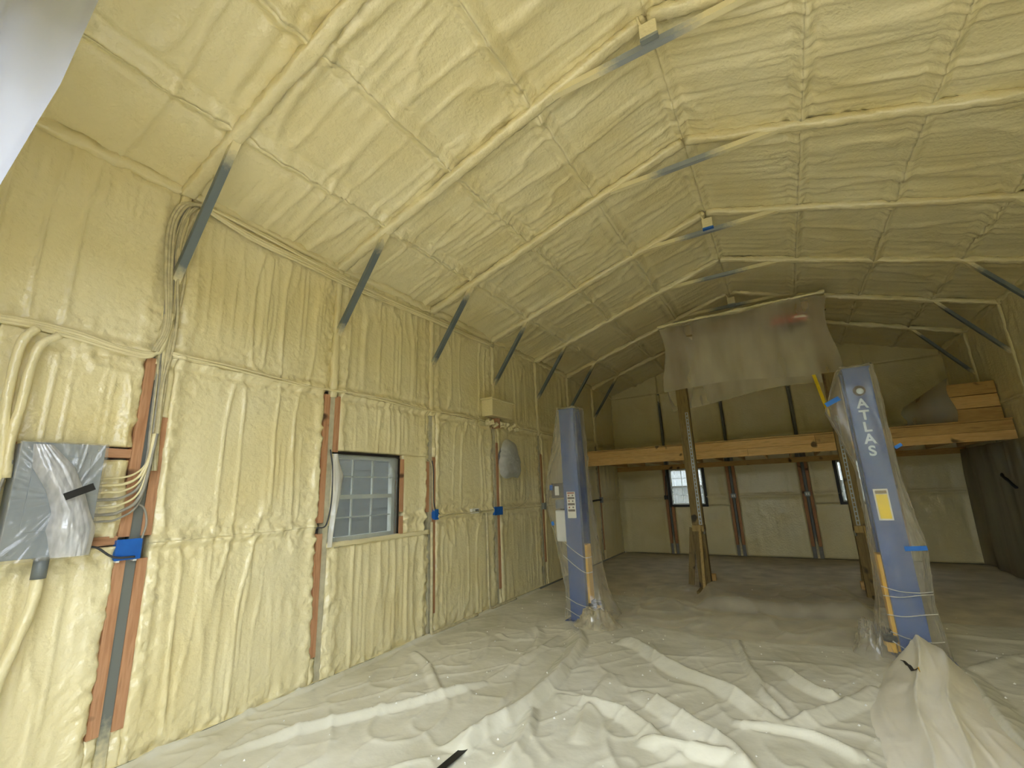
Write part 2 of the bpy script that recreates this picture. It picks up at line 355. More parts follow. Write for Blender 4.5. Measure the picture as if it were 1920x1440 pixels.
# ---- ceiling: two slopes of foam panels
ce = empty('ceiling', (XM, 6, 5), 'low pitched ceiling coated with pale yellow spray foam', kind='structure')
PX = [XL, -3.16, -2.30, -1.42, XM, .62, 1.50, 2.36, XR]
for (xa, xb) in ((XL-.15, XM), (XM, XR+.15)):
    za = roof_z(max(min(xa, XR), XL)); 
    za = EAVE + SLOPE*(xa-XL) if xa < XM else EAVE+SLOPE*(XR-xa); zb = EAVE + SLOPE*(xb-XL) if xb <= XM else EAVE+SLOPE*(XR-xb)
    V = [(xa, YF-.1, za+.12), (xb, YF-.1, zb+.12), (xb, YB+.1, zb+.12), (xa, YB+.1, za+.12), (xa, YF-.1, za+.16), (xb, YF-.1, zb+.16), (xb, YB+.1, zb+.16), (xa, YB+.1, za+.16)]
    mesh_obj('roof_sheet', V, BOXF, 'sheet', ce)
def roof_h(X, Y):
    dp = np.min([np.abs(X-p+.012*np.sin(Y*3+p)) for p in PX[1:-1]], 0); dl = np.min([np.abs(Y-l) for l in LEGS], 0)
    h = .05*(fbm(X*.9, Y*.9, 3)-.5) + streaks(Y, X, 5)*1.15
    rp = np.exp(-np.clip(dp-.03, 0, 9)/.07); rl = np.exp(-np.clip(dl-.04, 0, 9)/.08)
    h += .040*np.exp(-(dp/.045)**2)*(.5+vn(X*2, Y*2.3, 1)) - .014*np.exp(-((dp-.09)/.03)**2)
    h += (rp*.075*sstep(.3, .7, vn(X*1.3, Y*1.5, 2))+rl*.032+.006)*(fbm(X*15, Y*15, 5, 3)-.5)
    h += .022*np.exp(-((dl-.11)/.06)**2)*(vn(X*3, Y*3, 6)-.2)
    return h
for k in range(-1, 7):
    a = (FY[k] if k >= 0 else YF); b = FY[k+1]
    st = .02 if k < 2 else (.028 if k < 4 else .04)
    for i in range(8):
        x0, x1 = PX[i], PX[i+1]
        def fn(U, V, H):
            z = np.where(U <= XM, EAVE+SLOPE*(U-XL), EAVE+SLOPE*(XR-U))+.045
            return np.stack([U, V, z-H], -1)
        grid_obj('foam_panel', solid_grid(roof_h, x0, x1, a, b, st, .075, fn), 'foam_roof', ce, flip=True)

# ---- back wall (gable), right wall, front wall with its open doorway
BP = [XL, -2.61, -1.13, .35, 1.83, XR]
W2 = (-2.56, -1.76, 1.17, 2.05); W3 = (.96, 1.76, 1.17, 2.05)
wbk = empty('wall_back', (XM, YB, 0), 'foam coated gable wall at the far end', kind='structure')
for (x0, x1, z0, z1) in ((XL, W2[0], 0, 2.3), (W2[0], W2[1], 0, W2[2]), (W2[0], W2[1], W2[3], 2.3), (W2[1], W3[0], 0, 2.3), (W3[0], W3[1], 0, W3[2]), (W3[0], W3[1], W3[3], 2.3), (W3[1], XR, 0, 2.3)):
    box('wall_sheet', x0, x1, YB+.09, YB+.13, z0, z1, 'sheet', wbk)
g0 = 2.3
V = [(x, y, z) for y in (YB+.09, YB+.13) for x, z in ((XL, g0), (XR, g0), (XR, EAVE+.1), (XM, roof_z(XM)+.1), (XL, EAVE+.1))]
mesh_obj('gable_sheet', V, [(0, 1, 2, 3, 4), (9, 8, 7, 6, 5)]+[(i, i+5, (i+1) % 5+5, (i+1) % 5) for i in range(5)], 'sheet', wbk)
def back_h(X, Z):
    dl = np.min([np.abs(X-l) for l in BP], 0); dg = np.min([np.abs(Z-g) for g in (LOWG-.02, 2.71)], 0)
    return .03*(fbm(X*1.1, Z*1.1, 2)-.5)+.5*streaks(X, Z, 1)+(.012*np.exp(-np.minimum(dl, dg)/.12)+.004)*(fbm(X*14, Z*14, 4, 2)-.5)+.03*np.exp(-(dg/.035)**2)+.015*np.exp(-((dl-.14)/.06)**2)
def back_panel(x0, x1, z0, z1):
    def fn(U, V, H):
        V2 = np.minimum(V, np.where(U <= XM, EAVE+SLOPE*(U-XL), EAVE+SLOPE*(XR-U))+.06)
        return np.stack([U, YB-H, V2], -1)
    grid_obj('foam_panel', solid_grid(back_h, x0, x1, z0, z1, .04, .085, fn), 'foam_back', wbk, flip=True)
for i in range(5):
    x0 = BP[i]+(.10 if i else -.09); x1 = BP[i+1]-(.10 if i < 4 else -.09)
    back_panel(x0, x1, .02, 1.35 if i not in (1, 3) else 1.15)
    if i == 1: back_panel(W2[1]+.03, x1, 1.15, 2.30); back_panel(x0-.02, W2[1]+.03, 2.09, 2.30)
    elif i == 3: back_panel(x0, W3[0]-.03, 1.15, 2.30); back_panel(W3[0]-.03, x1, 2.09, 2.30)
    else: back_panel(x0, x1, 1.35, 2.30)
    xa = BP[i]+(.04 if i else -.09); xb = BP[i+1]-(.04 if i < 4 else -.09)
    back_panel(xa, xb, 2.30, 4.05)
    back_panel(BP[i], BP[i+1], 4.05, 5.4)
# studs of the back wall with furring boards
for i, x in enumerate(BP[1:-1]):
    box('stud', x-.022, x+.022, YB-.02, YB+.08, .02, 4.0, 'leg_metal', wbk)
    for s in (-1, 1):
        if i == 0 and s == 1: box('furring_board', x+.035, x+.095, YB-.03, YB+.05, .26, 1.14, 'board', wbk); continue
        if i == 3 and s == -1: continue
        box('furring_board', x+s*.065-.03, x+s*.065+.03, YB-.03, YB+.05, .26, 2.06, 'board', wbk)
wr = empty('wall_right', (XR+.09, 6, 0), 'foam coated right wall', kind='structure')
box('wall_sheet', XR+.09, XR+.13, YF, YB, 0, EAVE+.14, 'sheet', wr)
for k in range(-1, 7):
    a = (FY[k] if k >= 0 else YF)+LW; b = FY[k+1]-(LW if k < 6 else 0)
    for z0, z1 in ROWS:
        grid_obj('foam_panel', solid_grid(lambda U, V: wall_h(U+3.3, V), a, b, z0, z1, .04, .085, lambda U, V, H: np.stack([XR-H, U, V], -1)), 'foam_wall', wr, flip=True)
D = (-2.70, 1.70, 3.45)                                # doorway x0, x1, height
wf = empty('wall_front', (XM, YF, 0), 'front wall around the open roll-up doorway', kind='structure')
box('wall_panel', XL-.1, D[0], YF-.12, YF, 0, EAVE+.1, 'foam_back', wf); box('wall_panel', D[1], XR+.1, YF-.12, YF, 0, EAVE+.1, 'foam_back', wf)
V = [(x, y, z) for y in (YF-.12, YF) for x, z in ((D[0], D[2]), (D[1], D[2]), (D[1], EAVE+.1), (XR+.1, EAVE+.1), (XM, roof_z(XM)+.15), (XL-.1, EAVE+.1), (D[0], EAVE+.1))]
mesh_obj('gable_panel', V, [tuple(range(7)), tuple(range(13, 6, -1))]+[(i, i+7, (i+1) % 7+7, (i+1) % 7) for i in range(7)], 'foam_back', wf)

# ---- windows
def window(name, label, fn, a0, a1, z0, z1, mid=True):
    """fn(a, depth, z) -> world; a runs along the wall, depth towards the room"""
    w = empty(name, fn((a0+a1)/2, 0, z0), label, kind='structure')
    def bx(nm, p, q, d0, d1, r, s, mat, par):
        c = [Vector(fn(aa, dd, zz)) for zz in (r, s) for aa, dd in ((p, d0), (q, d0), (q, d1), (p, d1))]
        return mesh_obj(nm, c, BOXF, mat, par)
    fr = .045
    for (p, q, r, s) in ((a0, a0+fr, z0, z1), (a1-fr, a1, z0, z1), (a0+fr, a1-fr, z0, z0+fr), (a0+fr, a1-fr, z1-fr, z1), (a0+fr, a1-fr, (z0+z1)/2-.022, (z0+z1)/2+.022)):
        bx('window_frame', p, q, -.07, -.01, r, s, 'winframe', w)
    for zz0, zz1 in ((z0+fr, (z0+z1)/2-.022), ((z0+z1)/2+.022, z1-fr)):
        bx('pane', a0+fr, a1-fr, -.045, -.04, zz0, zz1, 'glass', w)
        zc = (zz0+zz1)/2; bx('muntin', a0+fr, a1-fr, -.05, -.03, zc-.007, zc+.007, 'winframe', w)
        for t in (1/3, 2/3):
            ac = a0+fr+(a1-a0-2*fr)*t; bx('muntin', ac-.007, ac+.007, -.05, -.03, zz0, zz1, 'winframe', w)
    return w
window('window_1', 'gridded sash window in the left wall behind film', lambda a, d, z: (XL-.03+d, a, z), *W1)
window('window_2', 'small window in the back wall behind the wooden hoist post', lambda a, d, z: (a, YB+.03-d, z), *W2)
window('window_3', 'small window in the back wall behind the right lift column', lambda a, d, z: (a, YB+.03-d, z), *W3)
# guessed backdrops added outside to hold the window brightness down
sh = empty('added_shed', (-6.2, 4, -.16), 'grey lapped siding added outside the left window, raised to block the sun', 'shed')
for i in range(36):  # added wall, carried up high enough to keep sun out of the left window
    z = -.16+i*.16; mesh_obj('siding_board', [(-6.2, -1, z), (-6.2, 11, z), (-6.208, 11, z+.165), (-6.208, -1, z+.165), (-6.26, -1, z), (-6.26, 11, z), (-6.26, 11, z+.165), (-6.26, -1, z+.165)], [(0, 1, 2, 3), (7, 6, 5, 4), (0, 4, 5, 1), (2, 6, 7, 3), (1, 5, 6, 2), (0, 3, 7, 4)], 'siding', sh)

U, V = np.meshgrid(np.linspace(-22, 22, 160), np.linspace(0, np.pi, 40), indexing='ij')
hz = 4.2+1.2*(fbm(U*.5, V*0+3, 2)-.5); M['added_hedge'] = plain('added_hedge_leaves', (58, 70, 40), .8, var=.4, scale=5)
tag(grid_obj('added_hedge', np.stack([U, -9.5-1.0*np.cos(V)*(1+.3*(fbm(U*2, V*3, 4)-.5)), -.2+hz*np.sin(V)**.5*(1+.12*(fbm(U*3, V*4, 5)-.5))], -1), 'added_hedge'), 'unseen dark green planting added across the yard to block low daylight at the doorway', kind='structure')  # added out of view to cut low sky light reaching the back wall
fe = empty('added_fence', (0, 17, -.16), 'grey board fence added outside the back windows to darken their lower panes', 'fence')
for i in range(80):  # added boards that cover the bright outdoors in the lower back panes
    x = -8+i*.2; box('added_fence_board', x, x+.192, 17, 17.03, -.16, 1.62, 'siding', fe)

ba = empty('added_barn', (0, 24, -.16), 'grey barn boards added to dim the sky in the back windows', 'barn')
M['barn'] = plain('added_barn_boards', (112, 120, 122), .8, var=.08)
for i in range(60):  # added wall standing in for the overbright sky in the upper back panes
    x = -12+i*.4; box('added_barn_board', x, x+.39, 24, 24.04, -.16, 6.5, 'barn', ba)

# ================================================================== STEEL FRAMES
FR_LABEL = ['steel frame nearest the camera, its grey brace and cable bundle beside the wrapped panel',
            'second steel frame from the camera, its leg at the near side of the gridded window',
            'third steel frame from the camera, its leg just past the gridded window',
            'fourth steel frame from the camera, its leg beside the wrapped round fixture',
            'fifth steel frame from the camera, its leg just before the left lift column',
            'sixth steel frame from the camera, its left leg hidden behind the left lift column',
            'farthest steel frame, its leg seen right of the left lift column near the corner']
for k in range(7):
    y = FY[k]
    fr = empty('steel_frame', (XM, y, 0), FR_LABEL[k], 'frame', 'foam coated steel frames')
    zt = 2.66
    for side, xw in ((1, XL), (-1, XR)):
        s = side
        box('leg', min(xw-.06*s, xw+.004*s), max(xw-.06*s, xw+.004*s), y-LW, y+LW, .005, zt, 'leg_metal' if k == 0 else 'leg_dusty', fr)
        coated('upper_leg', (xw+.0*s, y, zt-.02), (xw+.0*s, y, EAVE-.02), .078, .075, 'foam_wall', fr, seed=k, lump=.006)
        # rafter
        coated('rafter', (xw, y, EAVE+.0), (XM-.02*s, y, roof_z(XM)+.0), .105, .085, 'foam_roof', fr, seed=k+10*(s > 0), lump=.012)
        # knee brace: an open channel
        p0 = Vector((xw+.02*s, y+.005, 3.30)); p1 = Vector((xw+.72*s, y+.005, roof_z(xw+.72*s)-.025))
        kb = bar('knee_brace', p0, p1, .058, .012, 'brace', fr)
        d = (p1-p0).normalized(); t = d.cross(Vector((0, 1, 0)))
        for q in (-1, 1):
            bar('brace_flange', p0+Vector((0, q*.027, 0))+t*.018*(1 if s > 0 else -1), p1+Vector((0, q*.027, 0))+t*.018*(1 if s > 0 else -1), .005, .04, 'brace', kb)
    zc = 4.93
    bar('collar_tie', (XM-.86, y+.0, zc), (XM+.86, y+.0, zc), .05, .055, 'tie', fr)
    for side, z0, z1 in BOARDS.get(k, []):
        c = y+side*(LW+BW/2+.001)
        box('furring_board', XL-.07, XL+.012, c-BW/2, c+BW/2, z0, z1, 'board', fr)
# foam-coated purlin at the eave line closes wall to roof
coated('eave_purlin', (XL-.01, YF, EAVE+.02), (XL-.01, YB, EAVE+.02), .10, .10, 'foam_roof', ce, side=(1, 0, 0), lump=.018, freq=3)
coated('eave_purlin', (XR+.01, YF, EAVE+.02), (XR+.01, YB, EAVE+.02), .10, .10, 'foam_roof', ce, side=(1, 0, 0), lump=.018, freq=3)
# light boxes under the ridge
def ridge_box(y, mat_low, label):
    t = empty('junction_box', (XM+.02, y, 4.95), label, 'electrical box', 'junction boxes under the ridge')
    b = box('box_body', XM-.055, XM+.075, y-.075, y-.03, 4.945, 5.08, 'foam_wall', t, .006)
    box('box_rim', XM-.057, XM+.077, y-.078, y-.031, 4.925, 4.95, mat_low, t, .003)
    tube('conduit_stub', [(XM-.03, y-.05, 5.07), (XM-.05, y-.05, 5.13), (XM-.06, y-.05, 5.19)], .012, 'foam_wall', t)
ridge_box(FY[1], 'galv', 'foam dusted square box hung from the ridge nearest the camera')
ridge_box(FY[3], 'bluebox', 'square box with blue lower edge hung from the ridge above the gantry')
ridge_box(FY[5], 'galv', 'small grey box hung from the ridge just above the draped hoist')

# ================================================================== CABLES ON THE LEFT WALL
def wallc(pts, off=.05): return [(XL+off, y, z) for y, z in pts]
riser = empty('cable_riser', (XL, FY[0], 1.6), 'bundle of foam dusted cables climbing the nearest steel leg to the eave', 'cables')
_r2 = np.random.RandomState(3)
base_r = [(1.478, 1.86), (1.472, 2.0), (1.465, 2.17), (1.46, 2.5), (1.455, 2.75), (1.465, 3.05), (1.45, 3.34), (1.43, 3.70), (1.50, 3.98), (1.62, 4.08)]
for i in range(7):
    o1, o2 = (i-3)*.011, _r2.rand()*.02
    pts = [(y+o1*(1 if z < 2.6 else (.6+1.4*abs(math.sin(z*2.3+i))))+_r2.randn()*.004, z) for y, z in base_r]
    tube('cable', wallc(pts, .03+o2), .0075 if i < 5 else .010, 'cable_grey' if i in (0, 2) else 'cable', riser, n=6)
for i in range(3):       # slack loops around the top of the leg
    pts = [(1.40-.015*i, 2.72), (1.45-.012*i, 2.95), (1.41-.02*i, 3.4), (1.39-.02*i, 3.75), (1.45-.02*i, 3.97), (1.58, 4.05)]
    tube('cable', wallc(pts, .06), .011, 'cable', riser, n=6)
eave = empty('eave_cables', (XL, 2.5, 4), 'foam coated cables strung along the top of the left wall', 'cables')
for i in range(5):
    pts = [(1.55, 4.06-.008*i), (2.0, 4.05-.03*i+.01*math.sin(i*2)), (2.5, 4.02-.022*i), (3.0, 4.00-.022*i), (3.7, 3.985-.015*i), (4.45, 4.0-.012*i), (5.2, 4.0-.01*i), (6.0, 4.01-.008*i)]
    tube('cable', wallc(pts, .05+.008*(i % 2)), .013, 'foam_wall', eave, n=8, lump=.15, seed=i)
gc = empty('girt_cables', (XL, 1.1, 2.7), 'foam coated cables sagging along the upper girt above the wrapped panel', 'cables')
for i in range(4):
    pts = [(.45, 2.73-.012*i), (.70, 2.75-.012*i), (.95, 2.745-.016*i), (1.17, 2.705-.012*i), (1.36, 2.70-.01*i), (1.43, 2.74+.02*i), (1.465, 2.95+.03*i)]
    tube('cable', wallc(pts, .05+.006*(i % 2)), .011, 'foam_wall', gc, n=8, lump=.12, seed=i)
g2 = empty('girt_cable_run', (XL, 3, 2.7), 'thin foam coated cables following the upper girt past the window', 'cables')
for i in range(2):
    pts = [(1.5, 2.74-.015*i)]+[(1.5+.45*j, 2.715+.018*math.sin(j*1.7+i)-.012*i) for j in range(1, 11)]
    tube('cable', wallc(pts, .045), .009, 'foam_wall', g2, n=6, lump=.15)
# two fat foam-coated hoses left of the panel
for i, (pts, lab) in enumerate((([(.76, 2.70), (.71, 2.60), (.70, 2.40), (.71, 2.15), (.735, 1.93), (.74, 1.75)], 'left one of two thick foam coated hoses arching down beside the panel'),
                                ([(.86, 2.68), (.79, 2.60), (.765, 2.42), (.76, 2.20), (.75, 2.02), (.765, 1.80)], 'right one of two thick foam coated hoses arching down beside the panel'))):
    tag(tube('hose', wallc(pts, .10+.01*i), .024, 'foam_wall', None, n=10, lump=.12, seed=i), lab, 'hose', 'foam coated hoses beside the panel')
pn = empty('panel_whips', (XL, .72, 1.6), 'grey cables curling into the left side of the wrapped panel', 'cables')
for i in range(5):
    pts = [(.735+.01*i, 1.90), (.70+.012*i, 1.72), (.72+.012*i, 1.58-.03*i), (.80, 1.52-.035*i)]
    tube('cable', wallc(pts, .08+.01*i), .008, 'cable_grey', pn, n=6)
hw = empty('panel_feed_cables', (XL, 1.3, 1.7), 'loop of dusty cables from the wrapped panel into the steel leg', 'cables')
for i in range(7):
    z = 1.80-.045*i
    pts = [(1.15, z), (1.24, z+.004*math.sin(i)), (1.33, z+.012), (1.40+.006*i, z+.05+.012*i), (1.445+.004*i, 1.93+.015*i), (1.455+.004*i, 2.12)]
    tube('cable', wallc(pts, .055+.006*(i % 3)), .010 if i % 2 else .007, 'foam_wall' if i in (0, 1, 2, 4) else 'cable_grey', hw, n=7, lump=.18, seed=i)
tag(tube('blue_box_whip', wallc([(1.42, 1.64), (1.47, 1.60), (1.495, 1.50), (1.48, 1.40)], .05), .007, 'cable_grey'), 'short grey cable curving down into the blue box', 'cable')
tag(tube('black_lead', wallc([(1.17, 1.385), (1.24, 1.37), (1.31, 1.315), (1.36, 1.295), (1.45, 1.29)], .07), .007, 'cable_dark'), 'black lead running from the panel to the blue box', 'cable')
# pvc pipe under the panel, foam-coated lower down
pp = empty('conduit', (XL, .98, .3), 'grey pipe leaving the wrapped panel and curving down under foam', 'pipe')
cyl('pipe_coupling', (XL+.10, .985, 1.36), (XL+.10, .985, 1.23), .034, 'pvc', pp)
tube('coated_pipe', wallc([(.985, 1.27), (.985, 1.18), (.975, 1.05), (.945, .90), (.91, .74), (.89, .55), (.885, .30), (.885, .02)], .095), .028, 'foam_wall', pp, n=12, lump=.10)

# ================================================================== BREAKER PANEL
bp = empty('breaker_panel', (XL+.16, .98, 1.36), 'grey metal breaker panel on the left wall', 'breaker panel')
PXF = XL+.16; PY0, PY1, PZ0, PZ1 = .79, 1.165, 1.355, 2.0
box('panel_box', XL-.05, PXF, PY0, PY1, PZ0, PZ1, 'panelgrey', bp, .006)
box('panel_cover', PXF, PXF+.012, PY0-.004, PY1+.004, PZ0-.004, PZ1+.004, 'panelgrey', bp, .004)
box('panel_door', PXF+.012, PXF+.018, PY0+.06, PY1-.06, PZ0+.14, PZ1-.08, 'panelgrey', bp, .003)
for yy, zz in ((PY0+.03, PZ0+.03), (PY1-.03, PZ0+.03), (PY0+.03, PZ1-.03), (PY1-.03, PZ1-.03)): cyl('cover_screw', (PXF+.01, yy, zz), (PXF+.017, yy, zz), .008, 'galv', bp, 10)
box('hub', XL+.065, XL+.135, .95, 1.02, PZ0-.015, PZ0+.002, 'pvc', bp)
pf = empty('panel_film', (PXF+.02, .98, 1.36), 'crumpled clear film bag bunched over the grey breaker panel', 'plastic film')
U, V = np.meshgrid(np.linspace(PY0-.012, PY1+.012, 90), np.linspace(PZ0-.02, PZ1+.01, 130), indexing='ij')
cx = np.interp(V, [1.33, 1.45, 1.6, 1.72, 1.85, 2.02], [1.085, 1.075, 1.05, 1.01, .945, .86]); wd = np.interp(V, [1.33, 1.5, 1.6, 1.75, 2.02], [.085, .095, .075, .075, .03])
bun = np.clip(1-((U-cx)/wd)**2, 0, 1)**.6*np.interp(V, [1.33, 1.5, 1.68, 1.85, 2.02], [.05, .085, .07, .06, .005])
ang = np.arctan2(V-1.68, U-1.03); rad = np.hypot(U-1.03, V-1.68)
wr_ = .012*ridged(vn(ang*5+20, rad*3, 2), 4)+.006*ridged(vn(ang*13+20, rad*5, 3), 3)
grid_obj('film_sheet', np.stack([PXF+.020+wr_+.0*U, U, V], -1), 'film_clear', pf)
sel = np.stack([PXF+.018+wr_+bun+.010*ridged(vn((U-cx)*40+20, V*4, 4), 2)*(bun > .004), U, V], -1)
# the gathered bunch, milkier because it is many layers
tt = np.linspace(-1, 1, 26); zz = np.linspace(1.345, 1.99, 70); T, Z = np.meshgrid(tt, zz, indexing='ij')
cxx = np.interp(Z, [1.33, 1.45, 1.6, 1.72, 1.85, 2.02], [1.085, 1.075, 1.05, 1.01, .945, .86]); wdd = np.interp(Z, [1.33, 1.5, 1.6, 1.75, 1.86, 2.02], [.085, .112, .085, .085, .095, .03])
hgt = np.interp(Z, [1.33, 1.5, 1.68, 1.85, 2.02], [.05, .085, .07, .06, .004])
Xb = PXF+.022+hgt*np.sqrt(np.clip(1-T**2, 0, 1))+.014*ridged(vn(T*5+9, Z*5+T*2, 4), 3)*(1-T**2)
grid_obj('film_bunch', np.stack([Xb, cxx+T*wdd, Z], -1), film('bunched_film', .55, .92, col=(232, 232, 234), gloss=.12, scale=9, stretch=(1, 3, 1)), pf)
tp = Vector((XL+.285, 1.045, 1.715)); dv = Vector((0, .13, .062)).normalized()
tag(bar('black_tape', tp-dv*.07, tp+dv*.07, .004, .042, 'blacktape', side=(1, 0, 0)), 'short black tape strip across the film on the breaker panel', 'tape')

# ================================================================== BOXES AND FITTINGS ON THE LEFT WALL
def wall_box(name, y, z, w, h, d, mat, label, cat='electrical box', off=0.0, cover=None, group='electrical boxes along the left wall'):
    t = empty(name, (XL+.01, y, z), label, cat, group)
    box('box_body', XL-.01, XL+off+d, y-w/2, y+w/2, z-h/2, z+h/2, mat, t, .004)
    box('cover_plate', XL+off+d, XL+off+d+.006, y-w/2-.004, y+w/2+.004, z-h/2-.004, z+h/2+.004, cover or mat, t, .002)
    return t
b0 = wall_box('blue_box', 1.415, 1.34, .135, .125, .05, 'bluebox', 'bright blue square box on the nearest steel leg below the cables')
for dy in (-.05, .045): box('box_lug', XL+.0, XL+.05, 1.415+dy-.01, 1.415+dy+.01, 1.262, 1.275, 'white', b0)
wall_box('blue_box', 4.575, 1.385, .07, .12, .045, 'bluebox', 'small blue box on the third leg just right of the window')
wall_box('blue_box', 6.03, 1.355, .22, .115, .05, 'bluebox', 'wide dark blue box on the fourth leg below the round fixture', cover='cable_dark' if False else 'bluebox')
sw = wall_box('outlet_box', 5.44, 1.385, .16, .06, .03, 'white', 'small white box with black slots left of the wide blue box')
for q in (-.01, .03): box('slot', XL+.034, XL+.040, 5.44+q+.01, 5.44+q+.035, 1.365, 1.405, 'black', sw)
wall_box('outlet_box', 7.60, 1.36, .09, .11, .05, 'galv', 'grey steel outlet box on the fifth leg left of the lift column')
wall_box('outlet_box', 10.62, 1.37, .13, .12, .05, 'panelgrey', 'grey outlet box on the farthest leg right of the left lift column')
tag(tube('outlet_conduit', [(XL+.05, 9.9, 1.36), (XL+.05, 10.2, 1.375), (XL+.05, 10.56, 1.38)], .02, 'black'), 'dark conduit running level into the far grey outlet box', 'conduit')
tag(tube('box_wire', wallc([(4.62, 1.34), (4.9, 1.375), (5.3, 1.37), (5.6, 1.375), (5.95, 1.38), (6.4, 1.38), (6.75, 1.40), (6.98, 1.52), (7.02, 1.8), (6.9, 2.2)], .04), .006, 'cable', n=6), 'thin wire looping between the wall boxes and up to the round fixture', 'wire')
wnd = empty('window_leads', (XL, 4.5, 1.6), 'black and white leads hanging down the third leg into the small blue box', 'cables')
tube('lead', wallc([(4.40, 2.07), (4.46, 2.05), (4.50, 1.95), (4.505, 1.7), (4.52, 1.48), (4.55, 1.42)], .04), .007, 'cable', wnd, n=6)
tube('lead', wallc([(4.49, 2.05), (4.52, 1.9), (4.515, 1.6), (4.56, 1.45), (4.64, 1.38)], .045), .007, 'cable_dark', wnd, n=6)
tag(tube('window_lead', wallc([(2.96, 2.10), (3.0, 1.9), (3.005, 1.6), (2.96, 1.38), (2.86, 1.36)], .04), .007, 'cable_dark', n=6), 'black lead hanging down the near edge of the gridded window', 'cable')
# conduits down legs and along the wall foot
for pts, lab in (([(4.475, 1.30), (4.48, .6), (4.48, .10), (4.52, .045), (4.75, .04), (5.15, .04), (5.42, .04)], 'pale conduit dropping beside the third leg and turning along the wall foot'),
                 ([(5.69, 1.34), (5.70, .7), (5.71, .14), (5.77, .05), (6.0, .04), (6.45, .035)], 'pale conduit dropping before the fourth leg and turning along the wall foot')):
    tag(tube('floor_conduit', wallc(pts, .055), .018, 'cable', n=10), lab, 'conduit', 'conduits along the left wall foot')
# foam-covered shelf box at the girt
vb = empty('vent_box', (XL+.05, 5.98, 2.75), 'foam dusted box jutting out at the upper girt above the round fixture', 'box')
box('box_body', XL+.0, XL+.20, 5.70, 6.30, 2.78, 3.04, 'foam_wall', vb, .012); box('box_lid', XL+.0, XL+.23, 5.66, 6.33, 3.03, 3.06, 'foam_wall', vb, .008)
box('support_block', XL+.0, XL+.11, 5.98, 6.05, 2.62, 2.78, 'board', vb)
for i in range(9):
    yy = 5.72+.11*i; coated('foam_blob', (XL+.05, yy, 2.66+.03*math.sin(i*2)), (XL+.10, yy+.05, 2.70+.04*math.sin(i*3)), .06, .06, 'foam_wall', vb, side=(1, 0, 0), lump=.02, step=.012, seed=i)
# round fixture wrapped in film
rf = empty('round_fixture', (XL+.06, 6.36, 2.12), 'round grey wall fixture beside the fourth leg', 'fan')
cyl('housing', (XL+.0, 6.36, 2.13), (XL+.10, 6.36, 2.13), .24, 'panelgrey', rf, 32); cyl('bezel', (XL+.10, 6.36, 2.13), (XL+.12, 6.36, 2.13), .20, 'galv', rf, 32)
cyl('hub', (XL+.12, 6.36, 2.13), (XL+.14, 6.36, 2.13), .06, 'dark', rf, 20)
th = np.linspace(0, 2*np.pi, 64, endpoint=False); rr = np.linspace(0, 1, 20); R_, TH = np.meshgrid(rr, th, indexing='ij')
rad = .31+.035*np.cos(3*TH+1)+.08*np.exp(-((TH-5.55)/.25)**2)+.05*np.exp(-((TH-1.0)/.3)**2)
Xf = XL+.17-.11*R_**4+.015*ridged(vn(TH*4+3, R_*3, 3), 3)*R_
tag(grid_obj('fixture_film', np.stack([Xf, 6.36+R_*rad*np.cos(TH), 2.13+R_*rad*np.sin(TH)], -1), film('fixture_wrap', .65, .9, col=(226, 228, 228), scale=6), wrap=True), 'whitish film bag tied over the round wall fixture', 'plastic film')
# film over the left window with a loose gathered edge
U, V = np.meshgrid(np.linspace(W1[0]+.06, W1[1]-.02, 60), np.linspace(W1[2]-.01, W1[3]-.02, 60), indexing='ij')
cr = ridged(vn((U*.8+V)*3.2+9, (U-V)*.6, 2), 14)*.012+.006*(fbm(U*5, V*5, 3)-.5)
tag(grid_obj('window_film', np.stack([XL+.02+cr, U, V+.05*(U-3.9)*(V < 1.25)], -1), 'film_window'), 'thin wrinkled film stretched over the gridded window', 'plastic film')
T, Z = np.meshgrid(np.linspace(0, 1, 20), np.linspace(1.17, 2.06, 50), indexing='ij')
wz = np.interp(Z, [1.17, 1.5, 1.85, 2.06], [.05, .07, .15, .05])
tag(grid_obj('gathered_film', np.stack([XL+.03+.035*np.sin(T*np.pi)+.008*ridged(vn(T*5, Z*6, 2), 2), 3.0+.01*np.sin(Z*9)+T*wz, Z], -1), 'film_milky'), 'gathered strip of whitish film at the near edge of the gridded window', 'plastic film')
tag(box('window_tape', XL-.02, XL+.008, 3.925, 3.955, 1.19, 2.06, 'blackfilm'), 'black strip down the far side of the gridded window', 'tape')
tag(box('window_head_tape', XL-.02, XL+.008, 3.02, 3.95, 2.065, 2.09, 'blackfilm'), 'black strip along the top of the gridded window', 'tape')
for (w, a) in ((W2, 'hoist post'), (W3, 'right lift column')):
    t = empty('window_border', ((w[0]+w[1])/2, YB, w[2]), 'black taped border of the back window behind the '+a, 'tape', 'black borders of the back windows')
    for (x0, x1, z0, z1) in ((w[0]-.05, w[0]+.01, w[2]-.05, w[3]+.04), (w[1]-.01, w[1]+.05, w[2]-.05, w[3]+.04), (w[0]+.01, w[1]-.01, w[2]-.05, w[2]+.01), (w[0]+.01, w[1]-.01, w[3]-.01, w[3]+.03)): box('tape_strip', x0, x1, YB-.03, YB-.005, z0, z1, 'blackfilm', t)
    U, V = np.meshgrid(np.linspace(w[0], w[1], 24), np.linspace(w[2], w[3], 24), indexing='ij')
    tag(grid_obj('window_film', np.stack([U, YB+.005+.01*(fbm(U*5, V*5, 2)-.5), V], -1), 'film_window'), 'film over the back window behind the '+a, 'plastic film', 'films over the back windows')
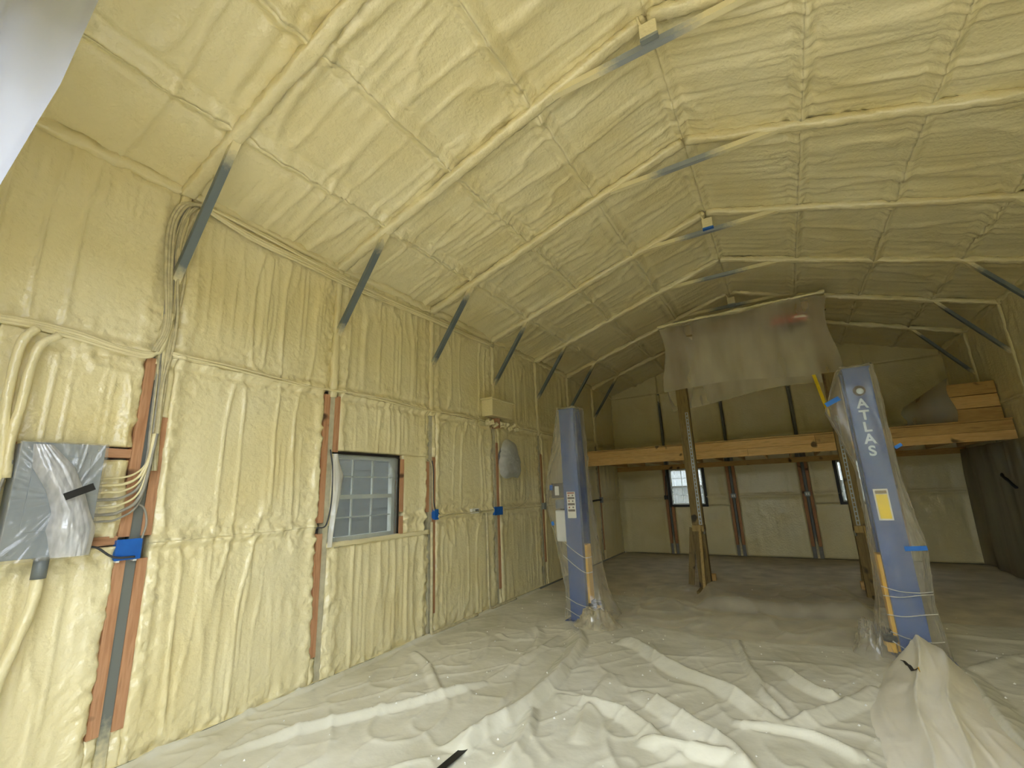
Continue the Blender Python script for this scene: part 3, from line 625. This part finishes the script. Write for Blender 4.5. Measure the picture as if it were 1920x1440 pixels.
for x, lab in ((-1.13, 'pale outlet box on the back wall stud right of the hoist post'), (.35, 'pale outlet box on the back wall stud left of the right lift column')):
    t = empty('outlet_box', (x, YB-.03, 1.35), lab, 'electrical box', 'outlet boxes on the back wall')
    box('box_body', x-.055, x+.055, YB-.07, YB-.02, 1.31, 1.41, 'galv', t, .004)
    for q in (-.02, .02): box('outlet_face', x+q-.014, x+q+.014, YB-.075, YB-.069, 1.335, 1.385, 'white', t)
t = empty('outlet_box', (-2.68, YB-.03, 1.36), 'dark outlet box left of the back window behind the hoist post', 'electrical box', 'outlet boxes on the back wall')
box('box_body', -2.72, -2.64, YB-.07, YB-.02, 1.31, 1.41, 'dark', t, .004); tube('lead', [(-2.68, YB-.05, 1.41), (-2.66, YB-.04, 1.6), (-2.64, YB-.04, 1.9)], .01, 'cable_dark', t, n=6)

# ================================================================== TWO-POST LIFT
def cee(name, x_open, x_back, y0, y1, z0, z1, mat, parent, t=.012):
    """C-section column: flanges front and back, web at x_back, open at x_open"""
    s = 1 if x_open > x_back else -1
    pts = [(x_open, y0), (x_back, y0), (x_back, y1), (x_open, y1), (x_open, y1-.07), (x_open-s*t, y1-.07), (x_open-s*t, y1-t), (x_back+s*t, y1-t), (x_back+s*t, y0+t), (x_open-s*t, y0+t), (x_open-s*t, y0+.07), (x_open, y0+.07)]
    n = len(pts); V = [(x, y, z) for z in (z0, z1) for x, y in pts]
    Fc = [(i, (i+1) % n, (i+1) % n+n, i+n) for i in range(n)]+[tuple(range(n-1, -1, -1)), tuple(range(n, 2*n))]
    return mesh_obj(name, V, Fc, mat, parent)
def lift_column(label, xo, xb, y0, y1, H):
    s = 1 if xo > xb else -1; c = (xo+xb)/2
    L = empty('lift_column', (c, (y0+y1)/2, 0), label, 'car lift', 'columns of the two-post car lift')
    cee('column', xo, xb, y0, y1, .015, H, 'blue', L)
    box('top_plate', min(xo, xb)-.01, max(xo, xb)+.01, y0-.01, y1+.01, H, H+.012, 'blue', L)
    box('base_plate', min(xo, xb)-.06, max(xo, xb)+.16, y0-.06, y1+.06, 0.0, .018, 'blue', L)
    xa = xo-s*.05; xe = xo+s*.03
    car = box('carriage', min(xa, xe), max(xa, xe), y0+.075, y1-.075, .08, .92, 'yellow', L, .008)
    box('pad_block', min(xe, xe+s*.012), max(xe, xe+s*.012), y0+.10, y1-.10, .16, .24, 'black', car)
    for yy, sg in ((y0+.06, -1), (y1-.06, 1)):
        arm = bar('arm', (xo+s*.02, yy, .13), (xo+s*.09, yy+sg*-.02, .13), .10, .085, 'yellow', L, side=(0, 0, 1), bevel=.008)
        cyl('arm_pad', (xo+s*.06, yy, .17), (xo+s*.06, yy, .215), .055, 'black', arm, 18)
    return L
LH = 2.72
lc = lift_column('blue lift column on the left, with white picture sticker and power unit', -2.40, -2.62, 5.75, 6.05, LH)
rc = lift_column('blue lift column on the right, with pale vertical lettering and yellow sign', .66, .88, 5.62, 5.92, LH)
# power unit on the outside of the left column
pu = box('power_unit', -2.83, -2.62, 5.80, 5.98, 1.52, 1.72, 'dark', lc, .01)
box('unit_label', -2.77, -2.71, 5.792, 5.80, 1.56, 1.68, 'white', pu); box('unit_button', -2.845, -2.80, 5.785, 5.80, 1.63, 1.70, 'bluebox', pu)
cyl('motor', (-2.74, 5.9, 1.50), (-2.74, 5.9, 1.38), .075, 'panelgrey', lc); tk = box('fluid_tank', -2.80, -2.64, 5.82, 5.98, .95, 1.36, 'white', lc, .02)
cyl('tank_cap', (-2.72, 5.9, 1.36), (-2.72, 5.9, 1.39), .03, 'black', tk)
# sticker of pictures on the left column
st = box('sticker', -2.575, -2.455, 5.744, 5.75, 1.26, 1.60, 'white', lc)
for z0, z1, mt in ((1.575, 1.592, 'printred'), (1.505, 1.530, 'print'), (1.425, 1.452, 'print'), (1.345, 1.372, 'print')): box('printed_row', -2.565, -2.465, 5.741, 5.745, z0, z1, mt, st)
for z in (1.552, 1.478, 1.398):
    for x in (-2.545, -2.49): cyl('pictogram', (x, 5.741, z), (x, 5.745, z), .011, 'print' if x > -2.5 else 'printred', st, 10)
# lettering and signs on the right column
def text_mesh(name, body, size, loc, mat, parent):
    cu = bpy.data.curves.new(name, 'FONT'); cu.body = body; cu.size = size; cu.align_x = 'CENTER'; cu.align_y = 'CENTER'; cu.extrude = .001; cu.offset = size*.025
    o = bpy.data.objects.new(name, cu); COL.objects.link(o); bpy.context.view_layer.update()
    me = bpy.data.meshes.new_from_object(o.evaluated_get(bpy.context.evaluated_depsgraph_get())); bpy.data.objects.remove(o); bpy.data.curves.remove(cu)
    me.transform(Matrix.Translation(loc) @ Matrix.Rotation(math.pi/2, 4, 'X')); me.materials.clear(); me.materials.append(M[mat])
    return link(bpy.data.objects.new(name, me), parent)
for i, ch in enumerate('ATLAS'): text_mesh('letter', ch, .135, (.765, 5.617, 2.355-.118*i), 'lettering', rc)
em = cyl('emblem', (.765, 5.617, 2.49), (.765, 5.622, 2.49), .052, 'print', rc, 28); cyl('emblem_centre', (.77, 5.614, 2.485), (.77, 5.618, 2.485), .03, 'lettering', em, 20)
sg = box('caution_sign', .700, .812, 5.612, 5.62, 1.235, 1.525, 'white', rc); box('sign_field', .712, .800, 5.609, 5.613, 1.25, 1.475, 'caution', sg); box('sign_header', .712, .800, 5.609, 5.613, 1.48, 1.51, 'caution_dark', sg)

def wrap(name, sections, mat, label, seed, wr=.012):
    """loose film sleeve: list of (z, x0, x1, y0, y1) sections"""
    S = np.array(sections, float); zz = np.linspace(S[0, 0], S[-1, 0], 90); n = 72; a = np.linspace(0, 2*np.pi, n, endpoint=False)
    cs = np.sign(np.cos(a))*np.abs(np.cos(a))**.45; sn = np.sign(np.sin(a))*np.abs(np.sin(a))**.45; P = np.zeros((90, n, 3)); o = np.argsort(S[:, 0])
    for i, z in enumerate(zz):
        x0, x1, y0, y1 = [np.interp(z, S[o, 0], S[o, j]) for j in (1, 2, 3, 4)]
        w = 1+wr/.15*(ridged(vn(a*4+seed*3, z*1.6+a*1.5, 2), 3)+.6*ridged(vn(a*7+seed, z*4-a*2, 4), 4)-.3)
        P[i] = np.stack([(x0+x1)/2+(x1-x0)/2*cs*w, (y0+y1)/2+(y1-y0)/2*sn*w, np.full(n, z)+.01*np.sin(a*5+z*7)], -1)
    top = P[:1].copy(); top[..., :2] = P[:1, :, :2].mean(1, keepdims=True)+(P[:1, :, :2]-P[:1, :, :2].mean(1, keepdims=True))*.02; top[..., 2] += .012
    return tag(grid_obj(name, np.concatenate([top, P]), mat, wrap=True), label, 'plastic film', 'film sleeves on the lift columns')
wrap('column_film', [(LH+.035, -2.66, -2.36, 5.71, 6.09), (2.4, -2.72, -2.35, 5.70, 6.1), (1.75, -2.88, -2.335, 5.715, 6.1), (1.45, -2.91, -2.32, 5.715, 6.1), (1.05, -2.82, -2.28, 5.715, 6.1), (.6, -2.72, -2.24, 5.70, 6.1), (.3, -2.66, -2.18, 5.68, 6.12), (.05, -2.68, -2.06, 5.62, 6.2)], 'film_wrap', 'loose clear film sleeve wrapped around the left lift column', 1)
wrap('column_film', [(LH+.03, .63, .925, 5.585, 5.96), (2.55, .55, .94, 5.575, 5.96), (2.32, .47, .945, 5.575, 5.96), (2.05, .55, .94, 5.575, 5.96), (1.7, .62, .94, 5.57, 5.96), (1.3, .61, .965, 5.57, 5.97), (1.0, .60, 1.01, 5.57, 5.97), (.5, .57, .96, 5.57, 5.97), (.05, .50, 1.0, 5.52, 6.0)], 'film_wrap', 'loose clear film sleeve wrapped around the right lift column', 4)
def tape(p0, p1, w, label, mat='bluetape', side=(0, 1, 0)):
    return tag(bar('tape_strip', p0, p1, .004, w, mat, side=side), label, 'tape', 'blue tape on the lift films')
tape((.46, 5.56, 2.37), (.585, 5.56, 2.43), .045, 'blue tape slanting across the bulged film left of the pale lettering')
tape((.83, 5.555, .99), (.99, 5.555, 1.0), .04, 'level blue tape on the right column film below the yellow sign')
tape((.93, 5.56, 1.90), (.985, 5.56, 1.93), .03, 'small blue tape at the film edge above the yellow sign')
tape((-2.80, 5.70, 1.19), (-2.765, 5.70, 1.2), .05, 'tiny blue tape on the left column film beside the white tank')
def crease(parent, pts, r=.0038): tube('crease', pts, r, 'film_milky', parent, n=6)
for nm, xs in (('column_film', 0), ('column_film.001', 1)):
    pf_ = bpy.data.objects[nm]
    if xs == 0:
        for z0, z1 in ((.98, .78), (.80, .60), (.30, .20), (.16, .06)): crease(pf_, [(-2.66, 5.70, z0), (-2.5, 5.69, (z0+z1)/2-.02), (-2.36, 5.695, z1), (-2.27, 5.72, z1+.01)])
    else:
        for z0, z1 in ((.66, .62), (.58, .60), (.42, .44), (.28, .22), (.20, .08)): crease(pf_, [(.60, 5.56, z0), (.72, 5.545, (z0+z1)/2-.015), (.86, 5.55, z1), (.96, 5.575, z1+.01)])
# twisted film at the foot of the columns
def bunch(name, c, rx, ry, h, mat, label, seed, n=64, m=26, cat='plastic film'):
    a = np.linspace(0, 2*np.pi, n, endpoint=False); r = np.linspace(0, 1, m); R_, A = np.meshgrid(r, a, indexing='ij')
    out = 1+.22*(2*vn(A*2+seed*7, R_*0+seed, 3)-1)*R_
    z = h*(1-R_**1.3)*(.75+.5*vn(np.cos(A)*1.5+seed, np.sin(A)*1.5+R_*1.5+5, 2))+.16*h/.2*ridged(vn(A*4+seed+R_*3, R_*2.5, 5), 2)*np.sin(R_*np.pi)+.006
    return tag(grid_obj(name, np.stack([c[0]+rx*R_*out*np.cos(A), c[1]+ry*R_*out*np.sin(A), c[2]+z], -1), mat, wrap=True), label, cat)
bunch('bunched_film', (-2.24, 5.66, .01), .27, .24, .13, film('amber_bunch', .35, .75, col=(228, 218, 190), scale=7), 'twisted bundle of film around the foot of the left lift column', 2)

bunch('bunched_film', (.50, 5.80, .01), .20, .22, .20, M['film_wrap'], 'crumpled film beside the inner foot of the right lift column', 5)

# ================================================================== HOIST GANTRY
GY = 8.20
gt = empty('hoist_gantry', (-.3, GY, 0), 'home built timber gantry with two tall posts and a top beam', 'gantry')
def slotted(name, x, y, z0, z1, w, parent):
    V = []; Fc = []
    def add(a0, a1, b0, b1):
        k = len(V); V.extend([(a0, y, b0), (a1, y, b0), (a1, y, b1), (a0, y, b1), (a0, y+.004, b0), (a1, y+.004, b0), (a1, y+.004, b1), (a0, y+.004, b1)])
        Fc.extend([(k, k+1, k+2, k+3), (k+7, k+6, k+5, k+4), (k, k+4, k+5, k+1), (k+1, k+5, k+6, k+2), (k+2, k+6, k+7, k+3), (k+3, k+7, k+4, k)])
    add(x-w/2, x-w*.24, z0, z1); add(x+w*.24, x+w/2, z0, z1); n = int((z1-z0)/.06)
    for i in range(n+1): zc = z0+i*(z1-z0)/n; add(x-w*.24, x+w*.24, max(z0, zc-.009), min(z1, zc+.009))
    return mesh_obj(name, V, Fc, 'galv', parent)
for x, hi, nm in ((-1.35, 2.85, 0), (.80, 2.55, 1)):
    box('post', x-.09, x+.09, GY-.07, GY+.07, .0, 4.22, 'post', gt, .004)
    slotted('slotted_strip', x+(.045 if nm == 0 else -.03), GY-.076, 1.0, hi, .045, gt)
    for sgn in (-1, 1):
        bar('foot_brace', (x-.03*sgn, GY+sgn*.075, .98), (x-.06*sgn, GY+sgn*.52, .07), .04, .09, 'post_light', gt, side=(1, 0, 0))
        box('brace_block', x-.09, x+.09, GY+sgn*.09-.02, GY+sgn*.09+.02, .90, .99, 'post_light', gt)
    bar('side_brace', (x-(.1 if nm == 0 else -.1), GY, .95), (x-(.22 if nm == 0 else -.22), GY, .07), .04, .09, 'post', gt, side=(0, 1, 0))
    box('skid', x-.045, x+.045, GY-.62, GY+.62, 0, .09, 'post', gt)
    box('skid_block', x-.11, x+.11, GY+.30, GY+.40, .09, .19, 'pine_old', gt)
    sp = tube('spring', [(x+(.085 if nm == 0 else -.085)+.012*math.cos(t*1.2), GY-.08+.012*math.sin(t*1.2), .93-.0012*t) for t in range(60)], .003, 'galv', gt, n=5, sub=1)
box('top_beam', -1.48, .93, GY-.045, GY+.045, 4.22, 4.41, 'post', gt, .004)
ho = empty('electric_hoist', (.42, GY, 4.05), 'red electric hoist with grey motor hanging under the draped beam', 'hoist')
box('body', .17, .66, GY-.10, GY+.10, 4.10, 4.21, 'red', ho, .015); box('label_plate', .50, .64, GY-.106, GY-.10, 4.14, 4.18, 'white', ho)
cyl('motor', (.20, GY-.02, 4.05), (.48, GY-.02, 4.05), .065, 'dark', ho); cyl('drum', (.50, GY, 4.06), (.62, GY, 4.06), .05, 'dark', ho)
tube('control_cord', [(.2, GY-.08, 4.05), (.08, GY-.08, 3.85), (-.02, GY-.08, 3.80), (-.15, GY-.08, 3.90), (-.24, GY-.08, 4.12), (-.24, GY-.06, 4.3)], .008, 'black', ho, n=6)
tag(bar('yellow_strap', (.60, GY-.05, 3.22), (.70, GY-.02, 2.55), .045, .006, 'strap', side=(1, .2, 0)), 'yellow webbing strap hanging from the hoist under the film', 'strap')
ch = empty('hoist_chain', (.74, GY-.09, 2.2), 'rusty chain hanging down beside the right gantry post', 'chain')
for i in range(34):
    z = 3.35-i*.034; a = i % 2; pts = [(.70+.002*i+(.011*math.cos(t) if a else 0), GY-.10+(0 if a else .011*math.cos(t)), z+.022*math.sin(t)) for t in np.linspace(0, 2*np.pi, 9)]
    tube('chain_link', pts, .004, 'chain', ch, n=4, sub=1)
# the film thrown over the beam: front fall, top and back fall
U, T = np.meshgrid(np.linspace(-1.60, .96, 110), np.linspace(0, 1, 90), indexing='ij')
f = np.interp(T, [0, .44, .5, .56, 1], [0, 1, 1.0, 1, 0]); low = 3.28-.03*(U+1.6)-.03*np.sin(U*3); lowb = 3.05+.10*np.sin(U*1.7+1)
zt = 4.45+.05*np.exp(-((U-.6)/.35)**2)+.015*np.sin(U*6); zz = np.where(T <= .5, low+(zt-low)*f, lowb+(zt-lowb)*f)
yy = GY+np.interp(T, [0, .40, .5, .6, 1], [-.14, -.12, 0, .14, .20])
fold = .05*ridged(vn(U*1.3+4, zz*.3, 2), 5)+.012*ridged(vn(U*4+4, zz*.6, 3), 5); yy = yy+np.where(T <= .5, -1, 1)*fold*np.clip(1-f*.6, 0, 1)
edge = np.clip((np.abs(U+.32)-1.12)/.16, 0, 1); Ux = U+np.sign(U+.32)*edge*(.06*np.sin(zz*4+1)-.05*(1-f))
tag(grid_obj('hoist_film', np.stack([Ux, yy, zz-.02*edge], -1), 'film_hoist'), 'wide dusty film draped over the gantry beam and hoist', 'plastic film')
# foam crust along the top of that film
tag(coated('film_crust', (-1.62, GY, 4.475), (.95, GY, 4.50), .20, .05, 'foam_roof', None, lump=.02, freq=4), 'crust of sprayed foam along the top of the draped film', 'foam')

# ================================================================== LOFT AT THE BACK
LY = 9.72
lo = empty('loft', (XM, LY, 2.13), 'raw timber loft spanning the back of the building', 'loft')
for (x0, x1, z0, z1, mt) in ((XL+.03, -.55, 2.13, 2.275, 'pine'), (-.55, 3.08, 2.13, 2.275, 'pine'), (XL+.03, -1.7, 2.275, 2.43, 'pine'), (-1.7, .55, 2.275, 2.43, 'pine'), (.55, 3.08, 2.275, 2.43, 'pine_old')):
    box('rim_board', x0+.002, x1-.002, LY-.02+(.004 if z0 > 2.2 else 0), LY+.02, z0, z1-.003, mt, lo, .003)
for i in range(15):
    x = XL+.30+i*.47; box('joist', x-.019, x+.019, LY+.021, YB-.06, 2.17, 2.41, 'pine_old', lo)
for i in range(10):
    y0 = LY-.03+i*.24; box('deck_board', XL+.03, 3.08, y0, y0+.235, 2.432, 2.455, 'pine_old', lo)
box('ledger', XL+.03, 3.08, YB-.075, YB-.036, 2.05, 2.165, 'pine_old', lo)
# lumber stacked on the right end of the loft
for i, (y, z, mt, lab) in enumerate(((9.9, 2.46, 'pine_old', 'bottom'), (9.9, 2.67, 'pine', 'middle'), (9.9, 2.88, 'pine_old', 'top'))):
    t = tag(box('timber', 2.42-.02*i, 3.06, y, y+1.5, z, z+.20, mt, None, .004), lab+' timber of the stack on the right end of the loft', 'timber', 'timbers stacked on the loft')
U, V = np.meshgrid(np.linspace(0, 1, 50), np.linspace(0, 1, 40), indexing='ij')
xs = 1.90+.60*U; zs = 2.46+(.34+.40*U)*V; 
tag(grid_obj('loft_film', np.stack([xs+.03*np.sin(V*7), 9.84+.22*(1-U)+.02*np.sin(U*8)*V, zs], -1), 'film_dark'), 'dull film hanging off the timber stack on the loft', 'plastic film')
U, V = np.meshgrid(np.linspace(8.9, 12.0, 90), np.linspace(0.03, 2.12, 40), indexing='ij')
wv = .05*ridged(vn(U*3, V*.4, 2), 2)+.02*np.sin(U*9+V)
tag(grid_obj('side_curtain', np.stack([XR-.10-wv-.10*(1-V/2.1)*.4, U, V], -1), 'film_dark'), 'dull film curtain hanging under the loft at the right wall', 'plastic film')
tag(tube('curtain_cord', [(2.92, 10.15, 1.62), (2.90, 10.05, 1.58), (2.91, 9.9, 1.50), (2.92, 9.75, 1.42)], .022, 'black', lump=.3), 'black cord dangling on the dull film curtain under the loft', 'cord')
tag(box('baseboard_right', XR-.06, XR-.02, 8.8, YB-.02, 0, .10, 'dark_wood'), 'dark board along the foot of the right wall', kind='structure')

# ================================================================== FLOOR FILM
FOLDS = [([(-3.47, 1.91), (-3.24, 2.36), (-3.07, 2.68), (-2.82, 3.05), (-2.62, 3.41), (-2.52, 3.66)], .055, .05, 1),
         ([(-2.52, 3.66), (-2.50, 4.27), (-2.48, 5.1)], .025, .07, 1),
         ([(-2.05, 2.65), (-2.05, 2.86), (-1.95, 3.47), (-2.01, 4.2), (-2.15, 4.94), (-2.40, 5.44)], .085, .12, -1),
         ([(-1.84, 3.67), (-1.37, 3.65), (-1.18, 3.56), (-.95, 3.37), (-.76, 3.2)], .06, .09, 1),
         ([(-1.82, 5.19), (-1.57, 5.11), (-1.05, 4.58), (-.66, 4.35), (-.27, 3.93)], .07, .10, 1),
         ([(-.27, 3.93), (.18, 4.54), (.35, 4.9)], .05, .10, 1),
         ([(-1.28, 4.05), (-.84, 3.69), (-.52, 3.42), (-.40, 3.2)], .07, .12, 1),
         ([(-.58, 3.8), (-.18, 3.83), (.02, 3.75), (.13, 3.63)], .05, .08, -1),
         ([(-.34, 5.11), (-.05, 4.63), (.11, 4.51)], .06, .08, 1), ([(-.74, 5.96), (-.58, 5.15), (-.38, 4.38), (-.25, 4.06)], .04, .05, 1),
         ([(-1.08, 3.31), (-.75, 3.3), (-.45, 3.33)], .07, .12, -1), ([(-3.67, 3.99), (-3.28, 3.76), (-2.68, 3.27)], .03, .06, 1),
         ([(.98, 5.68), (1.0, 5.1), (.97, 4.46), (.95, 3.8)], .08, .12, -1), ([(1.13, 6.77), (1.75, 6.73), (2.6, 6.8)], .025, .06, 1),
         ([(.95, 5.43), (1.3, 5.9), (1.59, 6.21), (2.4, 6.7)], .03, .08, 1), ([(1.2, 6.2), (1.9, 6.0), (2.8, 6.1)], .025, .06, -1),
         ([(-1.9, 3.4), (-1.75, 3.0), (-1.7, 2.6)], .05, .08, 1), ([(-1.6, 4.3), (-1.55, 3.7), (-1.45, 3.1)], .04, .10, -1), ([(-3.2, 4.9), (-2.9, 4.75), (-2.6, 4.9)], .02, .05, 1),
         ([(-2.9, 5.3), (-2.7, 5.0), (-2.55, 4.6)], .03, .07, -1), ([(-.9, 3.0), (-.6, 2.7), (-.2, 2.6)], .06, .12, 1)]
def fold_h(X, Y, folds, wob=.03):
    H = np.zeros_like(X); Xw = X+wob*(fbm(X*4, Y*4, 3)-.5); Yw = Y+wob*(fbm(X*4+9, Y*4, 5)-.5)
    for pts, h, w, sd in folds:
        P = catmull(pts, 5); P = P[:, :2]; L = len(P)-1; best = np.full(X.shape, 9.); val = np.zeros_like(X)
        m = (X > P[:, 0].min()-.5) & (X < P[:, 0].max()+.5) & (Y > P[:, 1].min()-.5) & (Y < P[:, 1].max()+.5)
        xs, ys = Xw[m], Yw[m]; b = np.full(xs.shape, 9.); v = np.zeros(xs.shape)
        for i in range(L):
            a, c = P[i], P[i+1]; d = c-a; l2 = d@d; t = np.clip(((xs-a[0])*d[0]+(ys-a[1])*d[1])/l2, 0, 1)
            ex, ey = xs-a[0]-t*d[0], ys-a[1]-t*d[1]; dist = np.hypot(ex, ey); side = np.sign(d[0]*ey-d[1]*ex)*sd
            ww = np.where(side > 0, w*.55, w*1.2); tl = (i+t)/L; pr = h*np.clip(1-dist/ww, 0, 1)**.85*np.clip(np.minimum(tl, 1-tl)*6, 0, 1)**.6
            u = dist < b; b = np.where(u, dist, b); v = np.where(u, pr, v)
        H[m] = np.maximum(H[m], v)
    return H
def floor_h(X, Y):
    near = sstep(7.5, 3.0, Y)
    h = .012+.016*near*ridged(vn(X*2.2+Y*.8, Y*1.5-X*.4, 2), 9)+.012*near*ridged(vn(X*3.1-Y*1.9, Y*1.4+X, 4), 10)+.008*near*ridged(vn(X*5.5+Y*3, Y*2.2-X*2, 6), 7)+.006*(fbm(X*1.5, Y*1.5, 1)-.3)+.003*near*(fbm(X*9, Y*9, 3)-.5)
    return h+fold_h(X, Y, FOLDS)
X, Y = np.meshgrid(np.arange(XL+.03, XR-.02, .015), np.concatenate([np.arange(.3, 5.4, .015), np.arange(5.4, 7.3, .04)]), indexing='ij')
Y = Y+.35*(fbm(X*.7, Y*.2, 2)-.5)*sstep(5.0, 7.2, Y)
Zf = np.maximum(floor_h(X, Y), .008)+.02*sstep(.06, 0, X-XL-.03)
tag(grid_obj('floor_film', np.stack([X, Y, Zf], -1), 'film_floor'), 'whitish translucent plastic sheet spread in folds over the near floor', 'plastic sheet')
# low platform under clear film between the posts
pl = empty('low_platform', (-.4, 7.5, 0.02), 'low dark wooden platform lying under clear film between the posts', 'platform')
for i in range(6): box('deck_plank', -1.15, .45, 6.95+i*.20, 7.14+i*.20, .09, .125, 'dark_wood', pl)
for y in (7.05, 7.55, 8.05): box('bearer', -1.12, .42, y-.04, y+.04, .02, .09, 'dark_wood', pl)
X, Y = np.meshgrid(np.linspace(-2.15, 1.05, 130), np.linspace(5.75, 8.05, 110), indexing='ij')
inside = sstep(-.16, .05, np.minimum(np.minimum(X+1.2, .5-X), np.minimum(Y-6.9, 8.2-Y)))
Zc = .03+.12*inside+.03*ridged(vn(X*2+Y, Y*1.2-X, 3), 5)+.02*ridged(vn(X*3.5-Y*2, Y*3+X, 4), 3)+.05*np.exp(-((X+.6)**2+(Y-6.5)**2)/.06)
Zc *= np.clip(np.minimum(np.minimum(X+2.15, 1.05-X), np.minimum(Y-5.75, 9))/.25, .55, 1)
tag(grid_obj('clear_sheet', np.stack([X+.06*np.sin(Y*3), Y+.12*np.sin(X*2.3), Zc+.02], -1), 'film_floor_clear'), 'crumpled clear film over the low platform between the lift columns', 'plastic sheet')
# heap of film in front of the right column
a = np.linspace(-1, 1, 80); b_ = np.linspace(0, 1, 110); A, B = np.meshgrid(a, b_, indexing='ij')
wd = np.interp(B, [0, .12, .35, .7, 1], [.20, .30, .36, .37, .36]); cx = np.interp(B, [0, .5, 1], [.75, .66, .55])
hh = np.interp(B, [0, .06, .18, .4, .7, 1], [.20, .27, .22, .12, .07, .03])
Zm = .015+hh*np.clip(1-np.abs(A)**1.5, 0, 1)+.075*ridged(vn(A*1.9+.9*B+3, B*.9+2, 5), 1.3)*(1-A**4)*np.clip(B*6, 0, 1)+.018*ridged(vn(A*4-B*2, B*3, 2), 2)*(1-A**4)
slit = (np.abs((A+.28)-.55*(B-.30)) < .045*np.clip(1-np.abs(B-.30)/.13, 0, 1)); 
Xm = cx+A*wd+.03*np.sin(B*9); Ym = 5.52-2.15*B+.06*np.sin(A*3)
tag(grid_obj('film_heap', np.stack([Xm, Ym, Zm], -1), sheetmat('heap_film', (218, 211, 192), (230, 226, 214))), 'heap of pale film gathered at the foot of the right lift column', 'plastic sheet')
i0, j0 = 24, 24; P = np.stack([Xm, Ym, Zm], -1)
def on_heap(av, bv): i = int((av+1)/2*79); j = int(bv*109); return P[i, j]+np.array([0, -.006, .008])
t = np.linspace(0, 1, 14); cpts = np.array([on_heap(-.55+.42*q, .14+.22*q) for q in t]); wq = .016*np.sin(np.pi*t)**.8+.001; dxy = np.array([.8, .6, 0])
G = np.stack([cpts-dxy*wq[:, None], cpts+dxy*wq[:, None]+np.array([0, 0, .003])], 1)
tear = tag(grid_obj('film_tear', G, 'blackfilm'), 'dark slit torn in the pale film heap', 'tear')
G2 = np.stack([cpts[9:]-dxy*wq[9:, None]*.6+np.array([0, -.001, .003]), cpts[9:]+dxy*wq[9:, None]*.6+np.array([0, -.001, .006])], 1)
grid_obj('yellow_glimpse', G2, 'yellow', tear)
# black tape on the floor, foam crumbs
tag(bar('floor_tape', (-2.03, 2.40, .03), (-2.03, 2.80, .035), .05, .004, 'blacktape', side=(1, 0, 0)), 'black tape strip on the floor film near the camera', 'tape')
rc_ = np.random.RandomState(11); V = []; Fc = []
cxs = rc_.uniform(-3.6, 1.6, 260); cys = 1.8+6*rc_.rand(260)**1.3; czs = floor_h(cxs[None], cys[None])[0]
for x, y, z in zip(cxs, cys, czs):
    r = rc_.uniform(.004, .011); z = z+.002
    if -1.2 < x < .5 and 6.8 < y < 8.2: z = .17
    k = len(V); V += [(x-r, y, z), (x+r, y, z), (x, y-r, z), (x, y+r, z), (x, y, z+r), (x, y, z-r*.3)]
    Fc += [(k, k+2, k+4), (k+2, k+1, k+4), (k+1, k+3, k+4), (k+3, k, k+4), (k+2, k, k+5), (k+1, k+2, k+5), (k+3, k+1, k+5), (k, k+3, k+5)]
tag(mesh_obj('foam_crumbs', V, Fc, 'white'), 'loose crumbs of foam scattered over the floor film', 'foam crumbs', kind='stuff')

# ================================================================== DOORWAY CURTAIN (upper left, close to the camera)
U, V = np.meshgrid(np.linspace(0, 1, 60), np.linspace(.3, 4.55, 120), indexing='ij')
ye = np.interp(V, [.3, 1.6, 2.62, 2.93, 3.08, 3.52, 4.1, 4.6], [.10, .14, .249, .298, .323, .367, .42, .46]); y0 = YF+.02
xx = -2.0-.10*np.sin(U*np.pi)-.05*ridged(vn(U*3+2, V*.5+U, 2), 2)*np.sin(U*np.pi)
tag(grid_obj('doorway_curtain', np.stack([xx, y0+(ye-y0)*U, V], -1), 'film_curtain'), 'white plastic curtain hanging in the doorway at the upper left corner', 'plastic curtain')
